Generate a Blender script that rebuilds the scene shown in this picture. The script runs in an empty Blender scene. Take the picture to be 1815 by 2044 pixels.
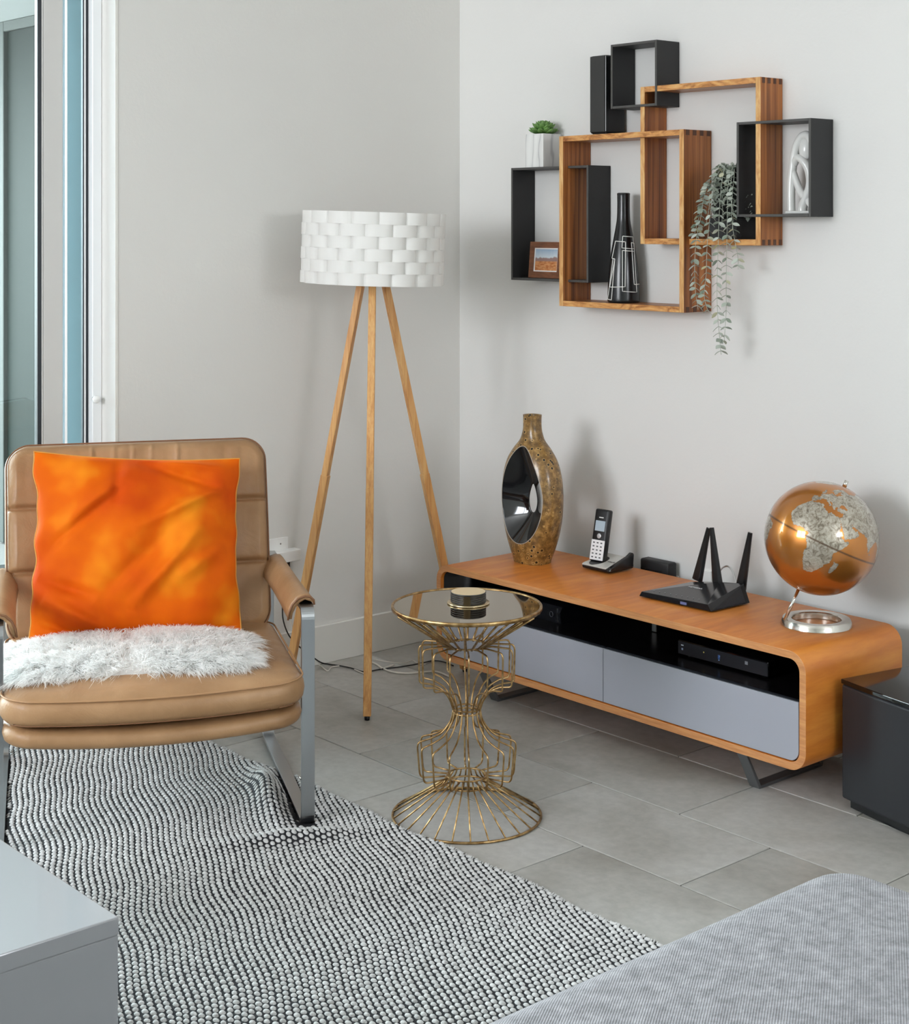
import bpy, bmesh, math, random
import numpy as np
from mathutils import Vector, Matrix, noise
R = math.radians; PI = math.pi
C = bpy.context.scene.collection
SC = bpy.context.scene

# ------------------------------------------------------------------ camera
YAW = 0.7169
CAMP = Vector((4.060, -3.5623, 1.3856))
cam = bpy.data.cameras.new('camera'); camo = bpy.data.objects.new('camera', cam); C.objects.link(camo)
camo.location = CAMP; camo.rotation_euler = (PI/2, 0, PI/2 - YAW)
cam.sensor_fit = 'HORIZONTAL'; cam.sensor_width = 36.0
cam.lens = 3182.5*36.0/1815.0; cam.shift_x = 0.0; cam.shift_y = -(1022-445.06)/1815.0
cam.clip_start = 0.05; cam.clip_end = 200
SC.camera = camo
# ------------------------------------------------------------------ world
w = bpy.data.worlds.new('sky'); SC.world = w; w.use_nodes = True
nt = w.node_tree; bg = nt.nodes['Background']
tc = nt.nodes.new('ShaderNodeTexCoord'); sp = nt.nodes.new('ShaderNodeSeparateXYZ'); cr = nt.nodes.new('ShaderNodeValToRGB')
nt.links.new(tc.outputs['Generated'], sp.inputs[0]); nt.links.new(sp.outputs['Z'], cr.inputs[0]); nt.links.new(cr.outputs[0], bg.inputs[0])
cr.color_ramp.elements[0].position = 0.0; cr.color_ramp.elements[0].color = (0.90, 0.925, 0.955, 1)
cr.color_ramp.elements[1].position = 0.7; cr.color_ramp.elements[1].color = (0.84, 0.91, 1.0, 1)
bg.inputs[1].default_value = 18.0
SC.view_settings.view_transform = 'Standard'; SC.view_settings.look = 'None'
SC.view_settings.gamma = 1.0; SC.view_settings.use_curve_mapping = False
SC.view_settings.exposure = 0.20
SC.cycles.use_denoising = True
try: SC.cycles.denoiser = 'OPENIMAGEDENOISE'
except Exception: pass
SC.cycles.max_bounces = 10; SC.cycles.diffuse_bounces = 6; SC.cycles.glossy_bounces = 5
SC.cycles.transmission_bounces = 8; SC.cycles.transparent_max_bounces = 12
SC.cycles.sample_clamp_indirect = 6.0; SC.cycles.caustics_reflective = False; SC.cycles.caustics_refractive = False
def portal(name, loc, rot, sx, sy):
    l = bpy.data.lights.new(name, 'AREA'); l.shape = 'RECTANGLE'; l.size = sx; l.size_y = sy
    o = bpy.data.objects.new(name, l); C.objects.link(o); o.location = loc; o.rotation_euler = rot
    l.cycles.is_portal = True
portal('door_portal', (-0.22, -3.155, 1.18), (0, R(-90), 0), 2.36, 3.69)
portal('window_portal', (1.15, -5.33, 1.85), (R(90), 0, 0), 1.7, 1.3)
portal('added_fill_window_portal', (5.73, -1.45, 1.85), (0, R(90), 0), .8, 1.1)  # portal at the added, unseen fill opening

# ------------------------------------------------------------------ helpers
RX = Vector((math.sin(YAW), math.cos(YAW), 0)); DX = Vector((-math.cos(YAW), math.sin(YAW), 0))
def ray(u, v): return DX + RX*((u-907.5)/3182.5) + Vector((0, 0, -(v-445.06)/3182.5))
def fx(u, v, x): d = ray(u, v); return CAMP + d*((x-CAMP.x)/d.x)   # a surveyed point on the plane x = const
def fy(u, v, y): d = ray(u, v); return CAMP + d*((y-CAMP.y)/d.y)
def fz(u, v, z): d = ray(u, v); return CAMP + d*((z-CAMP.z)/d.z)
def fd(u, v, D): return CAMP + ray(u, v)*D

def smooth(me, on=True):
    me.polygons.foreach_set('use_smooth', [on]*len(me.polygons)); me.update()
def link(name, me, m=None, parent=None, loc=None, rot=None, sm=None):
    o = bpy.data.objects.new(name, me); C.objects.link(o)
    if m is not None and len(me.materials) == 0:
        for mm in (m if isinstance(m, (list, tuple)) else [m]): me.materials.append(mm)
    if parent is not None: o.parent = parent
    if loc is not None: o.location = loc
    if rot is not None: o.rotation_euler = rot
    if sm is not None: smooth(me, sm)
    return o
def mesh_from(verts, faces):
    me = bpy.data.meshes.new('m'); me.from_pydata([tuple(v) for v in verts], [], [tuple(f) for f in faces]); me.update(); return me
def bm_mesh(bm):
    bmesh.ops.recalc_face_normals(bm, faces=bm.faces)
    me = bpy.data.meshes.new('m'); bm.to_mesh(me); bm.free(); return me
def ob(name, bm, m, parent=None, sm=False, loc=None, rot=None):
    return link(name, bm_mesh(bm), m, parent, loc, rot, sm)
def tag(o, label=None, cat=None, group=None, kind=None):
    if label: o['label'] = label
    if cat: o['category'] = cat
    if group: o['group'] = group
    if kind: o['kind'] = kind
    return o
def thing(name, label, cat, loc=(0, 0, 0), rz=0, group=None):
    o = bpy.data.objects.new(name, None); C.objects.link(o); o.location = loc; o.rotation_euler = (0, 0, rz)
    o.empty_display_size = 0.05
    return tag(o, label, cat, group)
def struct(o): o['kind'] = 'structure'; return o
def box(bm, lo, hi, bev=0.0, seg=2, mi=0):
    c = [(a+b)/2 for a, b in zip(lo, hi)]; s = [abs(b-a) for a, b in zip(lo, hi)]
    r = bmesh.ops.create_cube(bm, size=1.0, matrix=Matrix.Translation(c) @ Matrix.Diagonal((*s, 1)))
    vs = r['verts']; fs = {f for v in vs for f in v.link_faces}
    for f in fs: f.material_index = mi
    if bev > 0:
        es = {e for v in vs for e in v.link_edges}
        rr = bmesh.ops.bevel(bm, geom=list(es), offset=bev, segments=seg, affect='EDGES', profile=0.5)
        for f in rr['faces']: f.material_index = mi
    return vs
def boxm(lo, hi, bev=0.0, seg=2):
    bm = bmesh.new(); box(bm, lo, hi, bev, seg); return bm
def tube(bm, pts, rad, n=8, cap=True, closed=False, mi=0):
    pts = [Vector(p) for p in pts]; N = len(pts)
    rads = rad if isinstance(rad, (list, tuple)) else [rad]*N
    rings = []; up = None
    for i, p in enumerate(pts):
        if closed: t = (pts[(i+1) % N]-pts[(i-1) % N])
        else: t = (pts[min(i+1, N-1)]-pts[max(i-1, 0)])
        t.normalize()
        if up is None:
            up = Vector((0, 0, 1)) if abs(t.z) < .9 else Vector((1, 0, 0))
        a = (up - t*up.dot(t))
        if a.length < 1e-6: a = t.orthogonal()
        a.normalize(); b = t.cross(a); up = a
        rings.append([bm.verts.new(p + (a*math.cos(2*PI*k/n) + b*math.sin(2*PI*k/n))*rads[i]) for k in range(n)])
    M = N if closed else N-1
    for i in range(M):
        A = rings[i]; B = rings[(i+1) % N]
        for k in range(n):
            f = bm.faces.new((A[k], A[(k+1) % n], B[(k+1) % n], B[k])); f.material_index = mi
    if cap and not closed:
        bm.faces.new(rings[0][::-1]).material_index = mi; bm.faces.new(rings[-1]).material_index = mi
def lathe(bm, prof, n=48, sx=1.0, sy=1.0, c=(0, 0), cap_lo=True, cap_hi=True):
    rings = []
    for r, z in prof:
        rings.append([bm.verts.new((c[0]+r*sx*math.cos(2*PI*k/n), c[1]+r*sy*math.sin(2*PI*k/n), z)) for k in range(n)])
    for A, B in zip(rings, rings[1:]):
        for k in range(n): bm.faces.new((A[k], A[(k+1) % n], B[(k+1) % n], B[k]))
    if cap_lo: bm.faces.new(rings[0][::-1])
    if cap_hi: bm.faces.new(rings[-1])
def extrude_poly(bm, pts, axis, a, b, bev=0):
    """pts: 2-D outline; axis 'x','y' or 'z': the outline is swept along it from a to b."""
    def P(p, t):
        return {'x': (t, p[0], p[1]), 'y': (p[0], t, p[1]), 'z': (p[0], p[1], t)}[axis]
    A = [bm.verts.new(P(p, a)) for p in pts]; B = [bm.verts.new(P(p, b)) for p in pts]; n = len(pts)
    bm.faces.new(A); bm.faces.new(B[::-1])
    for i in range(n): bm.faces.new((A[i], B[i], B[(i+1) % n], A[(i+1) % n]))
def rrect(x0, z0, x1, z1, r, n=8):
    pts = []
    for cx, cz, a0 in ((x1-r, z0+r, -90), (x1-r, z1-r, 0), (x0+r, z1-r, 90), (x0+r, z0+r, 180)):
        for k in range(n+1):
            a = R(a0+90*k/n); pts.append((cx+r*math.cos(a), cz+r*math.sin(a)))
    return pts
def loop_solid(bm, outer, inner, axis, a, b, mi_end=0, mi_side=0):
    """a tube of rectangular wall: outer and inner outlines of equal length, swept along axis."""
    def P(p, t):
        return {'x': (t, p[0], p[1]), 'y': (p[0], t, p[1]), 'z': (p[0], p[1], t)}[axis]
    n = len(outer)
    OA = [bm.verts.new(P(p, a)) for p in outer]; OB = [bm.verts.new(P(p, b)) for p in outer]
    IA = [bm.verts.new(P(p, a)) for p in inner]; IB = [bm.verts.new(P(p, b)) for p in inner]
    for i in range(n):
        j = (i+1) % n
        for q, mi in (((OA[i], OA[j], IA[j], IA[i]), mi_end), ((OB[i], IB[i], IB[j], OB[j]), mi_end),
                      ((OA[i], OB[i], OB[j], OA[j]), mi_side), ((IA[i], IA[j], IB[j], IB[i]), mi_side)):
            f = bm.faces.new(q); f.material_index = mi

# ------------------------------------------------------------------ materials
def srgb(r, g, b):
    f = lambda c: (c/255/12.92 if c/255 <= .04045 else ((c/255+.055)/1.055)**2.4)
    return (f(r), f(g), f(b), 1)
class Mat:
    def __init__(s, name, col=(.5, .5, .5, 1), rough=.5, metal=0.0, **kw):
        s.m = bpy.data.materials.new(name); s.m.use_nodes = True; s.t = s.m.node_tree
        s.b = s.t.nodes['Principled BSDF']
        s.b.inputs['Base Color'].default_value = col; s.b.inputs['Roughness'].default_value = rough
        s.b.inputs['Metallic'].default_value = metal
        for k, v in kw.items(): s.b.inputs[k.replace('_', ' ')].default_value = v
    def n(s, t, **kw):
        nd = s.t.nodes.new(t)
        for k, v in kw.items():
            if k in nd.inputs: nd.inputs[k].default_value = v
            else: setattr(nd, k, v)
        return nd
    def l(s, a, b): s.t.links.new(a, b)
    def coord(s, scale=(1, 1, 1), rot=(0, 0, 0), kind='Object'):
        tc = s.n('ShaderNodeTexCoord'); mp = s.n('ShaderNodeMapping')
        mp.inputs['Scale'].default_value = scale; mp.inputs['Rotation'].default_value = rot
        s.l(tc.outputs[kind], mp.inputs[0]); return mp.outputs[0]
    def geo(s, scale=(1, 1, 1), rot=(0, 0, 0)):
        g = s.n('ShaderNodeNewGeometry'); mp = s.n('ShaderNodeMapping')
        mp.inputs['Scale'].default_value = scale; mp.inputs['Rotation'].default_value = rot
        s.l(g.outputs['Position'], mp.inputs[0]); return mp.outputs[0]
    def noise(s, vec, scale=5, detail=4, rough=.5, dist=0):
        x = s.n('ShaderNodeTexNoise'); x.inputs['Scale'].default_value = scale; x.inputs['Detail'].default_value = detail
        x.inputs['Roughness'].default_value = rough; x.inputs['Distortion'].default_value = dist
        if vec is not None: s.l(vec, x.inputs['Vector'])
        return x.outputs['Fac']
    def ramp(s, fac, stops, interp='LINEAR'):
        r = s.n('ShaderNodeValToRGB'); e = r.color_ramp.elements; r.color_ramp.interpolation = interp
        while len(e) < len(stops): e.new(.5)
        for el, (p, c) in zip(e, stops): el.position = p; el.color = c
        s.l(fac, r.inputs[0]); return r.outputs[0]
    def mix(s, fac, a, b, mode='MIX'):
        x = s.n('ShaderNodeMix'); x.data_type = 'RGBA'; x.blend_type = mode
        for i, v in ((0, fac), (6, a), (7, b)):
            if hasattr(v, 'is_output'): s.l(v, x.inputs[i])
            else: x.inputs[i].default_value = v
        return x.outputs[2]
    def col(s, o): s.l(o, s.b.inputs['Base Color'])
    def bump(s, h, strength=.3, dist=.002):
        x = s.n('ShaderNodeBump'); x.inputs['Strength'].default_value = strength; x.inputs['Distance'].default_value = dist
        s.l(h, x.inputs['Height']); s.l(x.outputs[0], s.b.inputs['Normal']); return x

def mat(name, col, rough=.5, metal=0.0, **kw): return Mat(name, col, rough, metal, **kw).m
def wall_mat(name, col):
    M = Mat(name, col, .75); v = M.geo()
    n1 = M.noise(v, 90, 3, .6); n2 = M.noise(v, 25, 2, .5)
    a = M.n('ShaderNodeMath', operation='ADD'); M.l(n1, a.inputs[0]); M.l(n2, a.inputs[1]); M.bump(a.outputs[0], .22, .0016)
    return M.m
m_wall = wall_mat('wall_paint', srgb(222, 220, 216)); m_wall_r = wall_mat('lit_wall_paint', srgb(229, 228, 226))  # right wall's lighter, cooler copy carries its light in the paint
m_ceil = mat('ceiling_paint', srgb(238, 238, 236), .8)
m_trim = mat('trim_paint', srgb(228, 226, 220), .45)
m_white = mat('white_plastic', srgb(240, 240, 238), .35)
m_frame_white = mat('white_vinyl', srgb(238, 240, 242), .35)
m_stile = mat('grey_vinyl', srgb(205, 203, 200), .45)
m_gasket = mat('black_gasket', srgb(40, 44, 50), .4)
m_black = mat('black_plastic', srgb(20, 20, 22), .35)
m_blackmat = Mat('black_stained_wood', srgb(30, 30, 31), .55)
_v = m_blackmat.coord((3, 3, 40)); m_blackmat.bump(m_blackmat.noise(_v, 12, 3), .25, .0006); m_blackmat = m_blackmat.m
m_blackedge = mat('grey_black_edge', srgb(72, 70, 68), .5)  # lighter grey for the front edges of the black boxes
m_pianoblack = mat('gloss_black', srgb(10, 10, 11), .06)
m_steel = mat('satin_steel', srgb(178, 180, 182), .28, 1.0)
m_chrome = mat('chrome', srgb(225, 222, 216), .09, 1.0)
m_gunmetal = mat('grey_metal', srgb(96, 97, 98), .5, .3)
m_grout = mat('grout', srgb(70, 68, 64), .9)
def tile_mat():
    M = Mat('grey_porcelain', srgb(150, 148, 143), .5); g = M.geo((1, 1, 1)); oi = M.n('ShaderNodeObjectInfo')
    cb = M.n('ShaderNodeVectorMath', operation='MULTIPLY_ADD')
    M.l(oi.outputs['Random'], cb.inputs[0]); cb.inputs[1].default_value = (37, 17, 0); M.l(g, cb.inputs[2])
    n1 = M.noise(cb.outputs[0], 3.2, 5, .55, .5); n2 = M.noise(cb.outputs[0], 40, 3, .6)
    c = M.ramp(n1, [(.3, srgb(154, 150, 142)), (.5, srgb(174, 171, 165)), (.72, srgb(188, 186, 182))])
    c2 = M.ramp(oi.outputs['Random'], [(0, (.86, .86, .85, 1)), (1, (1.08, 1.08, 1.09, 1))])
    c = M.mix(1.0, c, c2, 'MULTIPLY')
    c = M.mix(.12, c, M.ramp(n2, [(.35, (.2, .2, .2, 1)), (.65, (.8, .8, .8, 1))]), 'OVERLAY'); M.col(c)
    M.b.inputs['Roughness'].default_value = .42; M.bump(n2, .08, .0006); return M.m
m_tile = tile_mat()
def wood_mat(name, cols, grain=(2, 40, 40), rough=.4, scale=1.0, dist=1.5, bump=.1, coat=0.0):
    """cols dark..light, grain: coordinate stretch (small along the grain)"""
    M = Mat(name, cols[0], rough); v = M.coord(grain)
    n1 = M.noise(v, 1.0*scale, 5, .6, dist); n2 = M.noise(M.coord(tuple(g*3 for g in grain)), 1.6*scale, 4, .6, .3)
    k = len(cols); c = M.ramp(n1, [(.3+.4*i/(k-1), cols[i]) for i in range(k)])
    c = M.mix(.35, c, M.ramp(n2, [(.35, (.28, .28, .28, 1)), (.65, (.72, .72, .72, 1))]), 'OVERLAY'); M.col(c)
    M.bump(n2, bump, .0006); M.b.inputs['Coat Weight'].default_value = coat; M.b.inputs['Coat Roughness'].default_value = .25
    return M.m
m_cherry_top = wood_mat('cherry_veneer', [srgb(190, 106, 36), srgb(206, 122, 46), srgb(216, 136, 58)], (9, 1.6, 9), .42, .8, .8, .03, .05)
m_cherry_edge = wood_mat('cherry_edge', [srgb(196, 132, 80), srgb(216, 154, 100)], (3, 40, 40), .45)
m_walnut = wood_mat('striped_hardwood', [srgb(96, 50, 20), srgb(156, 92, 44), srgb(190, 122, 64)], (60, 60, 1.2), .42, 1.0, .6)
m_walnut_h = wood_mat('striped_hardwood_lying', [srgb(120, 74, 40), srgb(168, 108, 60), srgb(196, 138, 84)], (2.2, 60, 60), .42, 1.0, .6)
m_olive = wood_mat('figured_light_wood', [srgb(140, 80, 34), srgb(206, 146, 84), srgb(224, 174, 112)], (7, 24, 24), .4, 1.0, 4.0)
m_olive_v = wood_mat('figured_light_wood_upright', [srgb(186, 126, 68), srgb(214, 164, 104), srgb(230, 190, 136)], (30, 30, 5), .4, 1.0, 3.0)
m_endgrain = mat('dark_end_grain', srgb(84, 48, 28), .5)
m_oak = wood_mat('oiled_oak', [srgb(192, 132, 72), srgb(214, 160, 98), srgb(224, 178, 120)], (50, 50, 2.5), .45, 1.0, .5)
def leather_mat():
    M = Mat('tan_leather', srgb(184, 140, 98), .42); v = M.coord()
    n1 = M.noise(v, 5, 4, .6); vo = M.n('ShaderNodeTexVoronoi'); vo.inputs['Scale'].default_value = 260; M.l(v, vo.inputs['Vector'])
    M.col(M.ramp(n1, [(.3, srgb(148, 110, 74)), (.7, srgb(180, 141, 102))]))
    n3 = M.noise(M.coord((3, 3, 3)), 4, 4, .65, 1.2)
    b1 = M.bump(n3, .35, .006); b2 = M.n('ShaderNodeBump'); b2.inputs['Strength'].default_value = .15; b2.inputs['Distance'].default_value = .0006
    M.l(vo.outputs['Distance'], b2.inputs['Height']); M.l(b1.outputs[0], b2.inputs['Normal']); M.l(b2.outputs[0], M.b.inputs['Normal'])
    M.b.inputs['Specular IOR Level'].default_value = .4; return M.m
m_leather = leather_mat()
m_seam = mat('brown_piping', srgb(122, 82, 52), .6)
m_piping_light = mat('pale_piping', srgb(172, 130, 90), .5)
def velvet_mat():
    M = Mat('orange_velvet', srgb(232, 112, 22), .75); v = M.coord()
    n1 = M.noise(v, 4.2, 3, .5, .1)
    M.col(M.ramp(n1, [(.36, srgb(200, 72, 0)), (.5, srgb(218, 96, 0)), (.62, srgb(238, 142, 24))]))  # velvet nap sheen put into the colour as lighter and darker patches
    M.b.inputs['Specular IOR Level'].default_value = .15; M.b.inputs['Sheen Weight'].default_value = .25; M.b.inputs['Sheen Roughness'].default_value = .35
    M.b.inputs['Sheen Tint'].default_value = srgb(255, 160, 40)
    M.bump(M.noise(v, 500, 2), .15, .0008); return M.m
m_velvet = velvet_mat()
m_velvet_pipe = mat('velvet_edge', srgb(206, 140, 54), .7)
m_fur = mat('white_wool', (.97, .965, .95, 1), .9)
_t = m_fur.node_tree; _tl = _t.nodes.new('ShaderNodeBsdfTranslucent'); _tl.inputs[0].default_value = (1, 1, .99, 1); _mx = _t.nodes.new('ShaderNodeMixShader'); _mx.inputs[0].default_value = .4
_t.links.new(_t.nodes['Principled BSDF'].outputs[0], _mx.inputs[1]); _t.links.new(_tl.outputs[0], _mx.inputs[2]); _t.links.new(_mx.outputs[0], _t.nodes['Material Output'].inputs[0])
m_fur.node_tree.nodes['Principled BSDF'].inputs['Sheen Weight'].default_value = .3
def rug_mat():
    M = Mat('pale_wool_yarn', srgb(200, 198, 196), .9); g = M.geo()
    n1 = M.noise(g, 60, 3, .6); n2 = M.noise(g, 900, 2, .6)
    M.col(M.mix(.35, M.ramp(n1, [(.3, srgb(178, 176, 174)), (.7, srgb(216, 214, 212))]), M.ramp(n2, [(.3, (.35, .35, .35, 1)), (.7, (.7, .7, .7, 1))]), 'OVERLAY'))
    M.bump(n2, .5, .001); return M.m
m_yarn = rug_mat()
m_rugbase = Mat('charcoal_warp', srgb(34, 34, 38), .95); m_rugbase.bump(m_rugbase.noise(m_rugbase.geo(), 300, 3), .8, .002); m_rugbase = m_rugbase.m
def sofa_mat():
    M = Mat('grey_woven_upholstery', srgb(196, 195, 196), .9); v = M.geo((1, 1, 1), (0, 0, R(-34)))
    w1 = M.n('ShaderNodeTexWave'); w1.bands_direction = 'X'; w1.inputs['Scale'].default_value = 95; w1.inputs['Distortion'].default_value = .5; M.l(v, w1.inputs['Vector'])
    n1 = M.noise(v, 38, 5, .75); n2 = M.noise(M.geo((170, 80, 100), (0, 0, R(-34))), 1, 3, .7)
    c = M.ramp(n1, [(.35, srgb(104, 101, 104)), (.65, srgb(140, 137, 140))])
    c = M.mix(.3, c, M.ramp(n2, [(.3, (.3, .3, .32, 1)), (.6, (.62, .62, .62, 1))]), 'OVERLAY')
    c = M.mix(.22, c, M.ramp(w1.outputs['Fac'], [(.2, (.25, .25, .27, 1)), (.8, (.75, .75, .75, 1))]), 'OVERLAY')
    M.col(c); M.bump(w1.outputs['Fac'], .5, .001); M.b.inputs['Sheen Weight'].default_value = .15; return M.m
m_sofa = sofa_mat()
m_drawer = mat('grey_lacquer', srgb(168, 170, 180), .2, 0, Coat_Weight=.5, Coat_Roughness=.08)
m_interior = mat('dark_smoked_lining', srgb(16, 14, 15), .22)
m_lacquer = mat('white_lacquer', srgb(148, 148, 150), .16, 0, Coat_Weight=.25)
m_lacquer_side = m_lacquer
m_brass = Mat('aged_brass', srgb(176, 140, 90), .34, 1.0)
_n = m_brass.noise(m_brass.coord(), 60, 3); m_brass.col(m_brass.ramp(_n, [(.35, srgb(140, 108, 66)), (.65, srgb(196, 164, 116))])); m_brass = m_brass.m
m_smoke = mat('smoked_mirror', srgb(162, 149, 130), .03, 1.0)

# ------------------------------------------------------------------ floor
TA, TB = .5482, .305
RXMAX, RYMIN, CEIL = 5.6, -5.2, 2.62
base = ob('floor', boxm((-.10, RYMIN-.12, -.12), (RXMAX+.12, .12, -.0025)), m_grout); struct(base)
full = bm_mesh(boxm((-(TA-.0034)/2, -(TB-.0034)/2, -.008), ((TA-.0034)/2, (TB-.0034)/2, 0), .0012, 1)); full.materials.append(m_tile)
k = -1
ytop = -.4045 + TB   # top of row 'p'
row = 0; y1 = ytop; first_off = .7714 - 2*TA
rows = [(0.0, ytop+.0, .7714-.2676)]
y = ytop
for i in range(17): rows.append((y, y-TB, .7714 + .2676*i)); y -= TB
for (ya, yb_, off) in rows:
    if ya <= RYMIN: break
    yb_ = max(yb_, RYMIN); off = off - math.ceil(off/TA)*TA
    x = off
    while x < RXMAX:
        xa, xb = max(x, 0.0), min(x+TA, RXMAX)
        if xb-xa > .03:
            if abs(xb-xa-TA) < 1e-4 and abs(ya-yb_-TB) < 1e-4:
                link('tile', full, None, base, ((xa+xb)/2, (ya+yb_)/2, 0))
            else:
                link('tile', bm_mesh(boxm((-(xb-xa)/2+.0017, -(ya-yb_)/2+.0017, -.008), ((xb-xa)/2-.0017, (ya-yb_)/2-.0017, 0), .0012, 1)), m_tile, base, ((xa+xb)/2, (ya+yb_)/2, 0))
        x += TA

# ------------------------------------------------------------------ walls
DY0, DY1, DZ = -1.307, -5.0, 2.36       # sliding door opening in the left wall
bm = bmesh.new()
box(bm, (-.18, DY0, -.12), (0, .18, CEIL)); box(bm, (-.18, DY1, DZ), (0, DY0, CEIL)); box(bm, (-.18, RYMIN-.15, -.12), (0, DY1, CEIL))
struct(ob('wall_left', bm, m_wall))
struct(ob('wall_right', boxm((0, 0, -.12), (RXMAX+.15, .18, CEIL)), m_wall_r))
bm = bmesh.new(); WX0, WX1, WZ0, WZ1 = .3, 2.0, 1.2, 2.5
box(bm, (0, RYMIN-.15, -.12), (WX0, RYMIN, CEIL)); box(bm, (WX1, RYMIN-.15, -.12), (RXMAX+.15, RYMIN, CEIL))
box(bm, (WX0, RYMIN-.15, -.12), (WX1, RYMIN, WZ0)); box(bm, (WX0, RYMIN-.15, WZ1), (WX1, RYMIN, CEIL))
struct(ob('wall_back', bm, m_wall))
FY0, FY1, FZ0, FZ1 = -2.0, -.9, 1.45, 2.25  # unseen window opening, added to brighten the left wall and corner
bm = bmesh.new(); box(bm, (RXMAX, RYMIN, -.12), (RXMAX+.15, FY0, CEIL)); box(bm, (RXMAX, FY1, -.12), (RXMAX+.15, 0, CEIL))
box(bm, (RXMAX, FY0, -.12), (RXMAX+.15, FY1, FZ0)); box(bm, (RXMAX, FY0, FZ1), (RXMAX+.15, FY1, CEIL))
struct(ob('wall_far', bm, m_wall))
struct(ob('ceiling', boxm((-.18, RYMIN-.15, CEIL), (RXMAX+.15, .18, CEIL+.12)), m_ceil))
struct(ob('baseboard_left', boxm((0, DY0, 0), (.013, -.013, .121), .002, 1), m_trim))
struct(ob('baseboard_right', boxm((0, -.013, 0), (RXMAX, 0, .121), .002, 1), m_trim))
struct(ob('trim_1', boxm((-.0015, DY0-.0005, 0), (.0015, DY0+.009, DZ), .0008, 1), m_trim))
struct(ob('trim_3', boxm((-.0745, DY1+.001, -.002), (-.0005, DY0-.001, .003), .001, 1), m_tile))
# rear window behind the camera
wb = bmesh.new()
for x in (WX0, (WX0+WX1)/2-.03, WX1-.06): box(wb, (x, RYMIN-.1, WZ0), (x+.06, RYMIN-.04, WZ1))
for z in (WZ0, WZ1-.06): box(wb, (WX0, RYMIN-.1, z), (WX1, RYMIN-.04, z+.06))
struct(ob('window_2', wb, m_frame_white))
wb = bmesh.new()  # frame of the unseen opening added for fill light
for y in (FY0, (FY0+FY1)/2-.03, FY1-.06): box(wb, (RXMAX+.04, y, FZ0), (RXMAX+.1, y+.06, FZ1))
for z in (FZ0, FZ1-.06): box(wb, (RXMAX+.04, FY0, z), (RXMAX+.1, FY1, z+.06))
struct(ob('added_fill_window', wb, m_frame_white))

# ------------------------------------------------------------------ sliding door
door = bpy.data.objects.new('door_1', None); C.objects.link(door); struct(door)
def glass(name, tint, rough=0.0):
    m = bpy.data.materials.new(name); m.use_nodes = True; t = m.node_tree; t.nodes.remove(t.nodes['Principled BSDF'])
    o = t.nodes['Material Output']; tr = t.nodes.new('ShaderNodeBsdfTransparent'); gl = t.nodes.new('ShaderNodeBsdfGlossy'); mx = t.nodes.new('ShaderNodeMixShader'); fr = t.nodes.new('ShaderNodeFresnel')
    fr.inputs[0].default_value = 1.5; tr.inputs[0].default_value = tint; gl.inputs['Roughness'].default_value = rough
    t.links.new(fr.outputs[0], mx.inputs[0]); t.links.new(tr.outputs[0], mx.inputs[1]); t.links.new(gl.outputs[0], mx.inputs[2]); t.links.new(mx.outputs[0], o.inputs[0]); return m
m_glass = glass('door_glass', (.88, .95, .94, 1)); m_glass_teal = glass('teal_door_glass', (.78, .88, .90, 1))
def vbar(name, x0, x1, ya, yb, m, bev=.002): return ob(name, boxm((x0, min(ya, yb), .0), (x1, max(ya, yb), DZ-.001), bev, 1), m, door)
vbar('door_jamb', -.114, -.075, -1.338, -1.3075, m_frame_white)
vbar('gasket', -.112, -.098, -1.3465, -1.3385, m_gasket, .001)
vbar('seal_strip', -.112, -.096, -1.3505, -1.3475, m_white, .0008)
vbar('gasket', -.112, -.101, -1.3545, -1.351, m_gasket, .0005)
ob('glass_pane', boxm((-.108, -1.4055, .005), (-.104, -1.3525, DZ-.005)), m_glass_teal, door)
vbar('bright_edge_strip', -.110, -.098, -1.4070, -1.4045, m_white, .0005)
vbar('sliding_stile', -.150, -.098, -1.480, -1.4175, m_stile, .003)
vbar('stile_edge', -.120, -.0975, -1.4835, -1.4805, m_stile, .0005)
vbar('gasket', -.118, -.100, -1.4960, -1.484, m_gasket, .0006)
ob('glass_pane', boxm((-.112, -3.20, .05), (-.107, -1.488, DZ-.05)), m_glass, door)
ob('glass_pane', boxm((-.142, -4.96, .05), (-.137, -3.23, DZ-.05)), m_glass, door)
vbar('sliding_stile', -.150, -.098, -3.25, -3.18, m_stile, .003)
vbar('door_jamb', -.178, -.075, -4.998, -4.935, m_frame_white)
ob('bottom_rail', boxm((-.150, -4.93, .012), (-.099, -1.4955, .06), .002, 1), m_stile, door)
ob('top_rail', boxm((-.150, -4.93, DZ-.06), (-.099, -1.4955, DZ-.005), .002, 1), m_stile, door)
ob('sill_track', boxm((-.178, -4.998, -.118), (-.075, -1.3385, .011), .002, 1), m_stile, door)
p = fx(180, 797, -.070); bm = bmesh.new(); lathe(bm, [(.006, 0), (.006, .012), (.011, .014), (.011, .02), (.008, .024)], 20)
ob('latch_knob', bm, m_white, door, True, (-.076, -1.3345, p.z), (0, R(90), 0))

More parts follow.
